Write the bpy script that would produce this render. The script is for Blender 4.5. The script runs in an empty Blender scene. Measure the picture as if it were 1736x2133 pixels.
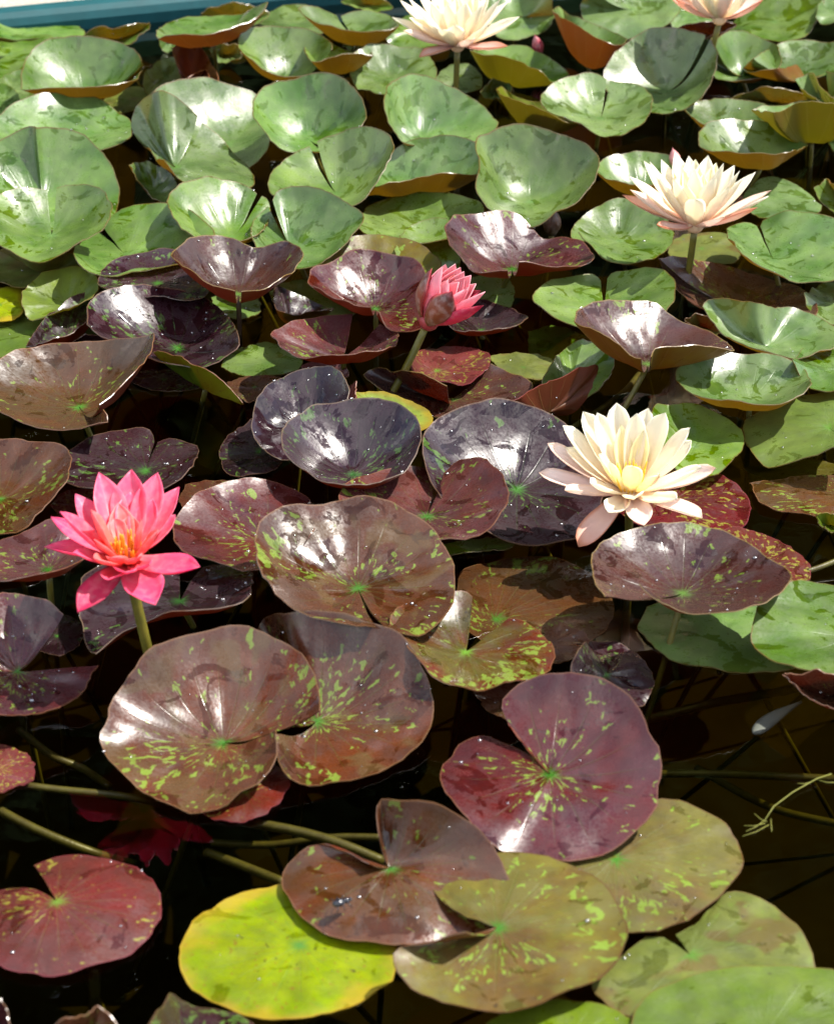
import bpy, bmesh, math, random
from mathutils import Vector, Matrix, noise as mnoise
R = math.radians
scn = bpy.context.scene

# ------------------------------------------------------------------ camera
cam_d = bpy.data.cameras.new('camera')
cam = bpy.data.objects.new('camera', cam_d)
scn.collection.objects.link(cam)
scn.camera = cam
cam.location = (0, 0, 1.3)
cam.rotation_euler = (R(90 - 29.5), 0, 0)
cam_d.sensor_fit = 'VERTICAL'
cam_d.sensor_height = 36.0
cam_d.sensor_width = 36.0
cam_d.lens = 4933.0 / 2133.0 * 36.0
cam_d.clip_start = 0.05
cam_d.clip_end = 500
cam_d.dof.use_dof = True
cam_d.dof.focus_distance = 2.75
cam_d.dof.aperture_fstop = 9.0

# ------------------------------------------------------------------ sky and sun
SUN_EL, SUN_AZ = R(57), R(74)            # azimuth from +Y towards +X: behind the pads, a little to the right
world = bpy.data.worlds.new('World')
scn.world = world
world.use_nodes = True
wn = world.node_tree
wn.nodes.clear()
wo = wn.nodes.new('ShaderNodeOutputWorld')
bg = wn.nodes.new('ShaderNodeBackground')
sky = wn.nodes.new('ShaderNodeTexSky')
sky.sky_type = 'NISHITA'
sky.sun_disc = False
sky.sun_elevation = SUN_EL
sky.sun_rotation = SUN_AZ
sky.air_density = 1.0
sky.dust_density = 1.0
bg.inputs['Strength'].default_value = 0.12
# broken white cloud over the whole dome
wtc = wn.nodes.new('ShaderNodeTexCoord')
wsp = wn.nodes.new('ShaderNodeSeparateXYZ'); wn.links.new(wtc.outputs['Generated'], wsp.inputs[0])
wz = wn.nodes.new('ShaderNodeMath'); wz.operation = 'MAXIMUM'; wn.links.new(wsp.outputs[2], wz.inputs[0]); wz.inputs[1].default_value = 0.0
wz2 = wn.nodes.new('ShaderNodeMath'); wz2.operation = 'ADD'; wn.links.new(wz.outputs[0], wz2.inputs[0]); wz2.inputs[1].default_value = .25
wcb = wn.nodes.new('ShaderNodeCombineXYZ')
for k_ in range(3): wn.links.new(wz2.outputs[0], wcb.inputs[k_])
wdv = wn.nodes.new('ShaderNodeVectorMath'); wdv.operation = 'DIVIDE'
wn.links.new(wtc.outputs['Generated'], wdv.inputs[0]); wn.links.new(wcb.outputs[0], wdv.inputs[1])
wno = wn.nodes.new('ShaderNodeTexNoise'); wno.inputs['Scale'].default_value = 2.3; wno.inputs['Detail'].default_value = 6
wn.links.new(wdv.outputs[0], wno.inputs['Vector'])
wmr = wn.nodes.new('ShaderNodeMapRange'); wmr.interpolation_type = 'SMOOTHSTEP'
wn.links.new(wno.outputs[0], wmr.inputs[0])
wmr.inputs[1].default_value = .45; wmr.inputs[2].default_value = .64
wmx = wn.nodes.new('ShaderNodeMix'); wmx.data_type = 'RGBA'
wn.links.new(wmr.outputs[0], wmx.inputs[0]); wn.links.new(sky.outputs[0], wmx.inputs[6])
wmx.inputs[7].default_value = (13.0, 13.0, 13.2, 1)
wn.links.new(wmx.outputs[2], bg.inputs['Color'])
wn.links.new(bg.outputs[0], wo.inputs[0])
sd = bpy.data.lights.new('sun', 'SUN')
sd.energy = 5.0
sd.angle = R(0.53)
sd.color = (1.0, 0.95, 0.87)
sun = bpy.data.objects.new('sun', sd)
scn.collection.objects.link(sun)
sdir = Vector((math.sin(SUN_AZ) * math.cos(SUN_EL), math.cos(SUN_AZ) * math.cos(SUN_EL), math.sin(SUN_EL)))
sun.rotation_euler = sdir.to_track_quat('Z', 'Y').to_euler()
sun.location = sdir * 20

scn.view_settings.view_transform = 'Standard'
scn.view_settings.look = 'None'
scn.view_settings.gamma = 1.0
scn.view_settings.exposure = 1.12
scn.render.engine = 'CYCLES'
scn.cycles.use_denoising = True
scn.cycles.max_bounces = 8
scn.cycles.transparent_max_bounces = 12
scn.cycles.caustics_reflective = False
scn.cycles.caustics_refractive = False
scn.cycles.sample_clamp_indirect = 6.0

# ------------------------------------------------------------------ helpers
COL = scn.collection


def link(o, parent=None):
    COL.objects.link(o)
    if parent:
        o.parent = parent
    return o


def tag(o, label=None, cat=None, group=None, kind=None):
    if label: o['label'] = label
    if cat: o['category'] = cat
    if group: o['group'] = group
    if kind: o['kind'] = kind
    return o


def empty(name, loc):
    o = bpy.data.objects.new(name, None)
    o.empty_display_size = 0.02
    o.location = loc
    return link(o)


def mesh_obj(name, verts, faces, mats, parent=None, smooth=True, uvs=None):
    me = bpy.data.meshes.new(name)
    me.from_pydata([tuple(v) for v in verts], [], faces)
    if smooth:
        me.polygons.foreach_set('use_smooth', [True] * len(me.polygons))
    for m in mats:
        me.materials.append(m)
    if uvs is not None:
        for un, vals in uvs.items():
            ul = me.uv_layers.new(name=un)
            li = [0] * len(me.loops)
            me.loops.foreach_get('vertex_index', li)
            flat = [0.0] * (2 * len(li))
            for k, vi in enumerate(li):
                flat[2 * k], flat[2 * k + 1] = vals[vi]
            ul.data.foreach_set('uv', flat)
    me.update()
    o = bpy.data.objects.new(name, me)
    return link(o, parent)


def tube(points, radii, n=10):
    """swept tube, returns verts, faces (closed ends)"""
    pts = [Vector(p) for p in points]
    vs, fs = [], []
    prev = None
    for i, p in enumerate(pts):
        d = (pts[min(i + 1, len(pts) - 1)] - pts[max(i - 1, 0)]).normalized()
        ref = prev if prev is not None else (Vector((1, 0, 0)) if abs(d.x) < .9 else Vector((0, 1, 0)))
        a = (ref - d * ref.dot(d)).normalized()
        b = d.cross(a)
        prev = a
        r = radii[i] if hasattr(radii, '__len__') else radii
        for k in range(n):
            t = 2 * math.pi * k / n
            vs.append(p + (a * math.cos(t) + b * math.sin(t)) * r)
    for i in range(len(pts) - 1):
        for k in range(n):
            k2 = (k + 1) % n
            fs.append((i * n + k, i * n + k2, (i + 1) * n + k2, (i + 1) * n + k))
    fs.append(tuple(range(n - 1, -1, -1)))
    fs.append(tuple((len(pts) - 1) * n + k for k in range(n)))
    return vs, fs


def bez(a, b, c, n=12):
    a, b, c = Vector(a), Vector(b), Vector(c)
    return [a * (1 - t) ** 2 + b * 2 * t * (1 - t) + c * t * t for t in [i / n for i in range(n + 1)]]


class NT:
    """tiny node-graph builder"""
    def __init__(self, name):
        self.m = bpy.data.materials.new(name)
        self.m.use_nodes = True
        self.t = self.m.node_tree
        self.t.nodes.clear()
        self.out = self.t.nodes.new('ShaderNodeOutputMaterial')

    def n(self, typ, **kw):
        nd = self.t.nodes.new(typ)
        for k, v in kw.items():
            setattr(nd, k, v)
        return nd

    def set(self, sock, v):
        if isinstance(v, bpy.types.NodeSocket):
            self.t.links.new(v, sock)
        elif isinstance(v, (tuple, list)) and len(v) == 3 and sock.type == 'RGBA':
            sock.default_value = (*v, 1)
        else:
            sock.default_value = v

    def math(self, op, a, b=0.0, c=None, clamp=False):
        nd = self.n('ShaderNodeMath', operation=op, use_clamp=clamp)
        self.set(nd.inputs[0], a)
        self.set(nd.inputs[1], b)
        if c is not None: self.set(nd.inputs[2], c)
        return nd.outputs[0]

    def ramp(self, v, lo, hi, a=0.0, b=1.0, smooth=True):
        nd = self.n('ShaderNodeMapRange', interpolation_type='SMOOTHSTEP' if smooth else 'LINEAR')
        nd.clamp = True
        self.set(nd.inputs[0], v)
        self.set(nd.inputs[1], lo); self.set(nd.inputs[2], hi)
        self.set(nd.inputs[3], a); self.set(nd.inputs[4], b)
        return nd.outputs[0]

    def mix(self, f, a, b, blend='MIX'):
        nd = self.n('ShaderNodeMix', data_type='RGBA', blend_type=blend)
        self.set(nd.inputs[0], f)
        self.set(nd.inputs[6], a)
        self.set(nd.inputs[7], b)
        return nd.outputs[2]

    def noise(self, vec, scale, detail=2.0, rough=.5, dist=0.0):
        nd = self.n('ShaderNodeTexNoise')
        if vec is not None: self.set(nd.inputs['Vector'], vec)
        nd.inputs['Scale'].default_value = scale
        nd.inputs['Detail'].default_value = detail
        nd.inputs['Roughness'].default_value = rough
        nd.inputs['Distortion'].default_value = dist
        return nd.outputs[0]

    def comb(self, x, y, z):
        nd = self.n('ShaderNodeCombineXYZ')
        self.set(nd.inputs[0], x); self.set(nd.inputs[1], y); self.set(nd.inputs[2], z)
        return nd.outputs[0]

    def bump(self, h, strength, dist, nrm=None):
        nd = self.n('ShaderNodeBump')
        nd.inputs['Strength'].default_value = strength
        nd.inputs['Distance'].default_value = dist
        self.set(nd.inputs['Height'], h)
        if nrm is not None: self.set(nd.inputs['Normal'], nrm)
        return nd.outputs[0]

    def principled(self, **kw):
        nd = self.n('ShaderNodeBsdfPrincipled')
        for k, v in kw.items():
            self.set(nd.inputs[k.replace('_', ' ')], v)
        return nd.outputs[0]

    def mixsh(self, f, a, b):
        nd = self.n('ShaderNodeMixShader')
        self.set(nd.inputs[0], f)
        self.set(nd.inputs[1], a); self.set(nd.inputs[2], b)
        return nd.outputs[0]

    def trans(self, col):
        nd = self.n('ShaderNodeBsdfTranslucent')
        self.set(nd.inputs[0], col)
        return nd.outputs[0]

    def done(self, sh):
        self.t.links.new(sh, self.out.inputs[0])
        return self.m


# ------------------------------------------------------------------ materials
def leaf_top(name, ca, cb, fleck=None, amount=.5, hubc=(.10, .30, .03), rimc=(.20, .09, .03),
             rough=.30, wet=.5, trans=.14, patch=None, spots=None, vein=.16, spec=.55, film=None, margin=None, filmamt=.10, glow=(.62, .62, .16)):
    g = NT(name)
    uv = g.n('ShaderNodeUVMap', uv_map='polar').outputs[0]
    sp = g.n('ShaderNodeSeparateXYZ'); g.set(sp.inputs[0], uv)
    u, v = sp.outputs[0], sp.outputs[1]
    tc = g.n('ShaderNodeTexCoord').outputs['Object']
    rnd = g.n('ShaderNodeObjectInfo').outputs['Random']
    off = g.comb(g.math('MULTIPLY', rnd, 37.0), g.math('MULTIPLY', rnd, 91.0), 0.0)
    va = g.n('ShaderNodeVectorMath', operation='ADD')
    g.set(va.inputs[0], tc); g.set(va.inputs[1], off)
    pos = va.outputs[0]
    n1 = g.noise(pos, 16, 3, .55)
    n2 = g.noise(pos, 70, 4, .6)
    col = g.mix(g.ramp(n1, .35, .65), ca, cb)
    # each leaf a little different
    hs = g.n('ShaderNodeHueSaturation')
    g.set(hs.inputs['Hue'], g.ramp(rnd, 0, 1, .488, .512, False))
    g.set(hs.inputs['Saturation'], g.ramp(g.math('FRACT', g.math('MULTIPLY', rnd, 7.3)), 0, 1, .85, 1.1, False))
    g.set(hs.inputs['Value'], g.ramp(g.math('FRACT', g.math('MULTIPLY', rnd, 13.7)), 0, 1, .82, 1.18, False))
    g.set(hs.inputs['Color'], col)
    col = hs.outputs[0]
    col = g.mix(g.ramp(n2, .3, .7, 0, .5), col, g.mix(.5, col, (.0, .0, .0)))
    if patch:
        pn = g.noise(pos, 22, 2, .5, .6)
        col = g.mix(g.ramp(pn, .52, .62, 0, .8), col, patch)
    # veins
    fr = g.math('FRACT', g.math('MULTIPLY', u, 19.0))
    vd = g.math('MULTIPLY', g.math('SUBTRACT', .5, g.math('ABSOLUTE', g.math('SUBTRACT', fr, .5))), v)
    vm = g.math('MULTIPLY', g.ramp(vd, .012, .035, 1, 0), g.ramp(v, .55, .95, 1, 0))
    col = g.mix(g.math('MULTIPLY', vm, vein), col, g.mix(.55, col, hubc))
    if fleck:
        pc = g.comb(g.math('MULTIPLY', u, 56.0), g.math('MULTIPLY', v, 8.0), g.math('MULTIPLY', rnd, 63.0))
        fn = g.noise(pc, 1.0, 3, .55, .5)
        dens = g.noise(pos, 14, 2, .5)
        thr = g.math('ADD', g.ramp(dens, .3, .7, .72, .52), (.5 - amount) * .22)
        fm = g.ramp(g.math('SUBTRACT', fn, thr), -.006, .028)
        fcol = g.mix(g.noise(pos, 40, 1), fleck, g.mix(.45, fleck, ca))
        col = g.mix(g.math('MULTIPLY', fm, .82), col, fcol)
    if spots:
        sn = g.noise(pos, 240, 2, .5)
        col = g.mix(g.ramp(sn, .66, .70, 0, .8), col, spots)
    dn = g.noise(pos, 150, 2, .5)
    col = g.mix(g.math('MULTIPLY', g.ramp(dn, .695, .725, 0, .75), g.ramp(n1, .4, .6)), col, (.022, .014, .008))
    # star-shaped hub
    hn = g.noise(g.comb(g.math('MULTIPLY', u, 30.0), 0.0, g.math('MULTIPLY', rnd, 50.0)), 1.0, 2)
    hm = g.ramp(v, 0.0, g.ramp(hn, .3, .7, .05, .20), 1, 0)
    col = g.mix(hm, col, hubc)
    # waxy bloom and painted-in sky sheen where the blade has dried, clean saturated colour where a film of water lies
    wn_ = g.noise(pos, 19, 5, .58, 1.6)
    wm = g.ramp(wn_, .66 - wet * .16, .672 - wet * .16)
    if film:
        col = g.mix(g.math('MULTIPLY', g.math('SUBTRACT', 1.0, wm), g.ramp(n1, .2, .7, 0.0, filmamt)), col, film)
    if margin:
        col = g.mix(g.ramp(g.math('ADD', v, g.ramp(n1, .3, .7, -.12, .14)), .76, 1.02, 0, .7), col, margin)
    col = g.mix(g.math('MULTIPLY', wm, .55), col, g.mix(.55, col, (.0, .0, .0)))
    big = g.noise(pos, 9, 4, .65, .7)
    col = g.mix(g.ramp(big, .38, .66, 0, .42), col, g.mix(.6, col, (.0, .0, .0)))
    # thin edge line
    col = g.mix(g.ramp(v, .984, .996, 0, .8), col, rimc)
    ro = g.math('ADD', g.math('MULTIPLY', wm, -.17), g.math('ADD', rough, g.math('ADD', g.ramp(n2, .3, .7, -.06, .08), g.ramp(g.noise(pos, 320, 2, .6), .35, .65, -.05, .06))))
    h = g.math('ADD', g.math('MULTIPLY', n2, .5), g.math('MULTIPLY', vm, -.25))
    h = g.math('ADD', h, g.math('MULTIPLY', g.noise(pos, 260, 2), .25))
    h = g.math('ADD', h, g.math('MULTIPLY', g.noise(pos, 38, 3, .5), 1.6))
    nr = g.bump(h, .55, .0009)
    ro = g.math('MAXIMUM', ro, .07)
    pr = g.principled(Base_Color=col, Roughness=ro, Specular_IOR_Level=spec, Normal=nr)
    tr = g.trans(g.mix(.75, col, glow))
    return g.done(g.mixsh(trans, pr, tr))


def leaf_under(name, ca, cb, dots=None, trans=.45, glow=(.85, .42, .05)):
    g = NT(name)
    uv = g.n('ShaderNodeUVMap', uv_map='polar').outputs[0]
    sp = g.n('ShaderNodeSeparateXYZ'); g.set(sp.inputs[0], uv)
    u, v = sp.outputs[0], sp.outputs[1]
    tc = g.n('ShaderNodeTexCoord').outputs['Object']
    n1 = g.noise(tc, 22, 4, .6)
    col = g.mix(g.math('ADD', g.ramp(v, .2, 1, 0, .6), g.ramp(n1, .35, .65, -.1, .4), clamp=True), ca, cb)
    fr = g.math('FRACT', g.math('MULTIPLY', u, 17.0))
    vd = g.math('MULTIPLY', g.math('SUBTRACT', .5, g.math('ABSOLUTE', g.math('SUBTRACT', fr, .5))), v)
    vm = g.ramp(vd, .015, .05, 1, 0)
    col = g.mix(g.math('MULTIPLY', vm, .35), col, g.mix(.5, col, (.25, .2, .05)))
    if dots:
        sn = g.noise(tc, 210, 2, .5)
        col = g.mix(g.ramp(sn, .63, .67, 0, .85), col, dots)
    nr = g.bump(g.math('ADD', vm, g.math('MULTIPLY', n1, .4)), .5, .001)
    pr = g.principled(Base_Color=col, Roughness=.45, Specular_IOR_Level=.35, Normal=nr)
    return g.done(g.mixsh(trans, pr, g.trans(g.mix(.7, col, glow))))


LIME = (.15, .25, .028)
HUB = (.035, .135, .012)
TOP = {
    'green': leaf_top('leaf_green', (.060, .140, .008), (.125, .225, .014), None, film=(.22, .28, .18), filmamt=.26, spec=.75, hubc=(.07, .16, .02), trans=.26, rimc=(.11, .055, .015), wet=.5, rough=.33),
    'limegreen': leaf_top('leaf_lime', (.085, .14, .010), (.11, .165, .012), None, film=(.17, .20, .08), hubc=(.08, .18, .02), rimc=(.12, .07, .015), wet=.3, rough=.36, trans=.2),
    'olivegreen': leaf_top('leaf_olive_green', (.090, .115, .011), (.125, .145, .015), (.13, .18, .03), .3, hubc=(.07, .16, .02), trans=.22, rimc=(.10, .055, .015), wet=.3, rough=.42, spec=.35, patch=(.105, .075, .022)),
    'olive': leaf_top('leaf_olive', (.105, .095, .011), (.088, .055, .010), LIME, .45, trans=.10, glow=(.5, .14, .06), hubc=HUB, rimc=(.07, .03, .01), wet=.3, rough=.38, spec=.4, patch=(.095, .085, .02)),
    'yellow': leaf_top('leaf_yellow', (.15, .21, .012), (.19, .235, .014), None, hubc=(.05, .15, .02), rimc=(.28, .17, .015), wet=.2, rough=.42, spec=.3, spots=(.16, .07, .01), margin=(.28, .18, .015), vein=.3),
    'bronze': leaf_top('leaf_bronze', (.080, .026, .009), (.062, .028, .009), LIME, .32, film=(.10, .07, .055), trans=.10, glow=(.5, .14, .06), hubc=HUB, rimc=(.13, .06, .025), wet=.5, rough=.29),
    'bronzegrey': leaf_top('leaf_bronze_grey', (.088, .028, .010), (.062, .024, .011), LIME, .45, film=(.10, .07, .06), trans=.10, glow=(.5, .14, .06), hubc=HUB, rimc=(.12, .06, .025), wet=.6, rough=.27, patch=(.075, .042, .014)),
    'red': leaf_top('leaf_red', (.115, .010, .011), (.085, .012, .009), (.20, .21, .025), .52, trans=.10, glow=(.5, .14, .06), hubc=(.09, .16, .015), rimc=(.13, .02, .025), wet=.4, rough=.32),
    'redgrey': leaf_top('leaf_maroon', (.078, .013, .011), (.056, .011, .013), LIME, .34, film=(.10, .07, .075), trans=.10, glow=(.5, .14, .06), hubc=HUB, rimc=(.12, .05, .025), wet=.6, rough=.28),
    'redgreen': leaf_top('leaf_maroon_green', (.076, .013, .008), (.058, .050, .009), LIME, .60, film=(.1, .07, .05), trans=.10, glow=(.5, .14, .06), hubc=(.10, .25, .015), rimc=(.13, .05, .02), wet=.4, rough=.31),
    'redbrown': leaf_top('leaf_red_brown', (.058, .015, .008), (.042, .012, .009), LIME, .22, film=(.10, .07, .065), trans=.10, glow=(.5, .14, .06), hubc=(.07, .15, .02), rimc=(.14, .09, .025), wet=.5, rough=.28),
    'purple': leaf_top('leaf_purple', (.026, .008, .011), (.020, .008, .010), (.075, .155, .025), .42, film=(.08, .065, .075), trans=.10, glow=(.5, .14, .06), hubc=HUB, rimc=(.10, .055, .03), wet=.7, rough=.29),
    'silver': leaf_top('leaf_slate', (.032, .011, .017), (.024, .010, .014), (.075, .16, .03), .42, film=(.09, .08, .09), trans=.10, glow=(.5, .14, .06), hubc=(.03, .10, .02), rimc=(.12, .08, .05), wet=.8, rough=.30),
    'crimson': leaf_top('leaf_crimson', (.10, .012, .012), (.068, .015, .009), None, trans=.12, hubc=(.1, .03, .02), rimc=(.14, .03, .025), rough=.36),
    'pink': leaf_top('leaf_pink', (.20, .06, .045), (.16, .045, .035), None, trans=.10, glow=(.5, .14, .06), hubc=(.2, .06, .04), rimc=(.18, .08, .05), rough=.4, spots=(.08, .015, .015)),
    'orange': leaf_top('leaf_orange', (.17, .034, .013), (.15, .07, .013), None, trans=.1, hubc=(.15, .05, .02), rimc=(.18, .06, .015), rough=.4),
    'redgreenback': None, 'brown': None,
}
TOP['redgreenback'] = TOP['green']
TOP['brown'] = TOP['purple']
U_OR = leaf_under('underside_orange', (.12, .085, .010), (.17, .055, .008))
U_OL = leaf_under('underside_olive', (.13, .12, .010), (.14, .085, .010), glow=(.80, .62, .05))
U_RB = leaf_under('underside_red_brown', (.09, .032, .009), (.13, .026, .012), glow=(.85, .22, .06))
U_YB = leaf_under('underside_yellow_brown', (.17, .14, .012), (.14, .075, .014), (.04, .014, .006), glow=(.85, .55, .05))
U_LS = leaf_under('underside_lime_spotted', (.16, .28, .012), (.19, .30, .012), (.02, .02, .006), trans=.5, glow=(.6, .85, .05))
U_PK = leaf_under('underside_pink', (.19, .06, .04), (.21, .07, .045), (.09, .02, .02))
UNDER = {'green': U_OR, 'limegreen': U_OL, 'olivegreen': U_OL, 'olive': U_RB, 'yellow': U_OL, 'redgreenback': U_RB,
         'orange': U_RB, 'pink': U_PK, 'crimson': U_RB, 'brown': U_YB}
UNDER_KEY = {'C108': U_LS, 'D94': U_YB, 'C129': U_YB, 'B72': U_OL, 'B85': U_OL, 'B87': U_OL, 'B77': U_OL, 'C112': U_YB, 'B75': U_RB}


def stem_mat(name, a, b):
    g = NT(name)
    tc = g.n('ShaderNodeTexCoord').outputs['Object']
    n1 = g.noise(tc, 60, 4, .6)
    sc = g.n('ShaderNodeMapping'); sc.inputs['Scale'].default_value = (1, 1, .12)
    g.set(sc.inputs[0], tc)
    n2 = g.noise(sc.outputs[0], 420, 2)
    col = g.mix(g.ramp(n1, .35, .65), a, b)
    col = g.mix(g.ramp(n2, .55, .75, 0, .4), col, g.mix(.6, col, (0.02, .01, 0)))
    return g.done(g.mixsh(.12, g.principled(Base_Color=col, Roughness=.4, Specular_IOR_Level=.4, Normal=g.bump(n2, .4, .0006)), g.trans(col)))


STEM_G = stem_mat('stem_olive', (.10, .092, .012), (.14, .115, .014))
STEM_D = stem_mat('stem_dark', (.045, .022, .014), (.07, .045, .018))
STEM_U = stem_mat('stem_sunken', (.085, .075, .013), (.06, .048, .011))


def petal_mat(name, base, mid, tip, edge=None, tr=.5, rough=.42, speck=.0):
    g = NT(name)
    uv = g.n('ShaderNodeUVMap', uv_map='petal').outputs[0]
    sp = g.n('ShaderNodeSeparateXYZ'); g.set(sp.inputs[0], uv)
    u, v = sp.outputs[0], sp.outputs[1]
    col = g.mix(g.ramp(u, .0, .5), base, mid)
    col = g.mix(g.ramp(u, .55, 1.0), col, tip)
    lines = g.noise(g.comb(g.math('MULTIPLY', u, 1.2), g.math('MULTIPLY', v, 16.0), 0.0), 1.0, 3, .6)
    col = g.mix(g.ramp(lines, .35, .7, 0, .16), col, g.mix(.5, col, base))
    tc = g.n('ShaderNodeTexCoord').outputs['Object']
    n1 = g.noise(tc, 120, 3)
    col = g.mix(g.ramp(n1, .4, .7, 0, .12), col, (1, .9, .85))
    if edge:
        ed = g.math('ABSOLUTE', g.math('SUBTRACT', v, .5))
        col = g.mix(g.math('MAXIMUM', g.ramp(ed, .38, .5, 0, .8), g.ramp(u, .85, 1, 0, .9)), col, edge)
    nr = g.bump(g.math('ADD', lines, g.math('MULTIPLY', n1, .3)), .3, .0008)
    pr = g.principled(Base_Color=col, Roughness=rough, Specular_IOR_Level=.4, Normal=nr)
    return g.done(g.mixsh(tr, pr, g.trans(col)))


PET = {
    'pink': {0: petal_mat('petal_pink', (.86, .16, .13), (.86, .13, .22), (.88, .13, .28)),
             1: petal_mat('petal_pink_outer', (.80, .14, .18), (.84, .10, .22), (.82, .05, .20)),
             2: petal_mat('petal_pink_inner', (.88, .22, .10), (.88, .20, .17), (.90, .24, .26)),
             3: petal_mat('petal_pink_sepal', (.70, .12, .17), (.70, .05, .14), (.60, .03, .11), edge=(.45, .02, .08))},
    'cream': {0: petal_mat('petal_cream', (.92, .70, .48), (.95, .87, .70), (.95, .92, .78)),
              1: petal_mat('petal_cream_blush', (.90, .62, .52), (.93, .77, .70), (.93, .83, .76), edge=(.88, .66, .52)),
              2: petal_mat('petal_cream_inner', (.92, .74, .30), (.94, .86, .52), (.94, .90, .66)),
              3: petal_mat('petal_cream_sepal', (.82, .55, .50), (.84, .62, .55), (.76, .42, .30), edge=(.60, .24, .12)),
              4: petal_mat('sepal_brown', (.35, .13, .05), (.33, .12, .05), (.22, .08, .03))},
    'bud': {0: petal_mat('petal_bud_pink', (.86, .16, .22), (.90, .30, .38), (.92, .48, .52)),
            2: petal_mat('petal_bud_inner', (.88, .26, .18), (.88, .28, .24), (.88, .32, .3)),
            3: petal_mat('petal_bud_crimson', (.78, .07, .15), (.78, .06, .15), (.45, .03, .07)),
            5: petal_mat('sepal_bud', (.20, .07, .015), (.24, .055, .025), (.06, .02, .02), edge=(.34, .025, .04), tr=.10)},
}


def simple(name, col, rough=.5, spec=.4, tr=0, scale=80, var=.3):
    g = NT(name)
    tc = g.n('ShaderNodeTexCoord').outputs['Object']
    n1 = g.noise(tc, scale, 4, .6)
    c = g.mix(g.ramp(n1, .3, .7, 0, var), col, g.mix(.6, col, (0, 0, 0)))
    pr = g.principled(Base_Color=c, Roughness=rough, Specular_IOR_Level=spec, Normal=g.bump(n1, .3, .001))
    return g.done(g.mixsh(tr, pr, g.trans(c)) if tr else pr)


M_STAM_O = simple('stamen_orange', (.90, .36, .03), .45, .3, .2, 300, .15)
M_STAM_Y = simple('stamen_yellow', (.92, .60, .06), .45, .3, .2, 300, .15)
M_BEETLE = simple('beetle_shell', (.012, .012, .016), .12, .7, 0, 300, .2)
M_TWIG = simple('twig', (.12, .12, .02), .6, .2)
M_CHAFF = simple('chaff_grey', (.12, .13, .12), .5, .3)
g = NT('water_drop')
gl = g.n('ShaderNodeBsdfGlossy'); gl.inputs['Roughness'].default_value = .22
tb = g.n('ShaderNodeBsdfTransparent'); tb.inputs['Color'].default_value = (.93, .93, .93, 1)
fz = g.n('ShaderNodeFresnel'); fz.inputs['IOR'].default_value = 1.5
M_DROP = g.done(g.mixsh(g.math('ADD', g.math('MULTIPLY', fz.outputs[0], .6), .30), tb.outputs[0], gl.outputs[0]))

# water: fresnel mirror over a brown-tinted clear body
g = NT('pond_water')
tc = g.n('ShaderNodeTexCoord').outputs['Object']
wv = g.noise(tc, 9, 2, .5)
wv2 = g.noise(tc, 55, 2, .5)
nr = g.bump(g.math('ADD', wv, g.math('MULTIPLY', wv2, .06)), .12, .01)
gl = g.n('ShaderNodeBsdfGlossy'); gl.inputs['Roughness'].default_value = .0
gl.inputs['Color'].default_value = (1, 1, 1, 1); g.set(gl.inputs['Normal'], nr)
tb = g.n('ShaderNodeBsdfTransparent'); tb.inputs['Color'].default_value = (.97, .97, .95, 1)
fz = g.n('ShaderNodeFresnel'); fz.inputs['IOR'].default_value = 1.33
g.set(fz.inputs['Normal'], nr)
M_WATER = g.done(g.mixsh(fz.outputs[0], tb.outputs[0], gl.outputs[0]))
va_ = g.n('ShaderNodeVolumeAbsorption'); va_.inputs['Color'].default_value = (.69, .66, .30, 1); va_.inputs['Density'].default_value = 12.5
g.t.links.new(va_.outputs[0], g.out.inputs['Volume'])
M_MUD = simple('pond_mud', (.075, .060, .026), .9, .1, 0, 6, .6)
M_TEAL = simple('teal_pool_paint', (.004, .058, .066), .55, .25, 0, 25, .35)
g = NT('gravel_ground')
tc = g.n('ShaderNodeTexCoord').outputs['Object']
n1 = g.noise(tc, 130, 4, .7); n2 = g.noise(tc, 2.5, 3)
c = g.mix(g.ramp(n1, .3, .7), (.30, .27, .22), (.50, .46, .39))
c = g.mix(g.ramp(n2, .35, .65, 0, .4), c, (.28, .25, .2))
M_GROUND = g.done(g.principled(Base_Color=c, Roughness=.9, Specular_IOR_Level=.2, Normal=g.bump(n1, .8, .01)))

# ------------------------------------------------------------------ setting: pool, water, ground
EDGE_A = math.atan2(.2353, .7193)           # the far pool edge runs slightly away to the right
EX, EY = Vector((math.cos(EDGE_A), math.sin(EDGE_A), 0)), Vector((-math.sin(EDGE_A), math.cos(EDGE_A), 0))
ORI = Vector((0, 4.1966, 0))
XL, XR, YN = -3.2, 3.0, -3.75                # pool rectangle in edge coordinates (far side at 0)


def ep(a, b, z):
    return ORI + EX * a + EY * b + Vector((0, 0, z))


wv_ = [ep(a_, c_, z_) for z_ in (-.33, 0) for (a_, c_) in ((XL - .001, YN - .001), (XR + .001, YN - .001), (XR + .001, .001), (XL - .001, .001))]
wat = mesh_obj('water', wv_, [(3, 2, 1, 0), (4, 5, 6, 7), (0, 1, 5, 4), (1, 2, 6, 5), (2, 3, 7, 6), (3, 0, 4, 7)], [M_WATER], smooth=False)
tag(wat, kind='structure')
b = -.28
pf = [ep(XL, YN, b), ep(XR, YN, b), ep(XR, 0, b), ep(XL, 0, b), ep(XL, YN, .01), ep(XR, YN, .01), ep(XR, 0, .01), ep(XL, 0, .01)]
flo = mesh_obj('pool_floor', pf, [(0, 1, 2, 3), (0, 4, 5, 1), (1, 5, 6, 2), (2, 6, 7, 3), (3, 7, 4, 0)], [M_MUD], smooth=False)
tag(flo, kind='structure')

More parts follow.
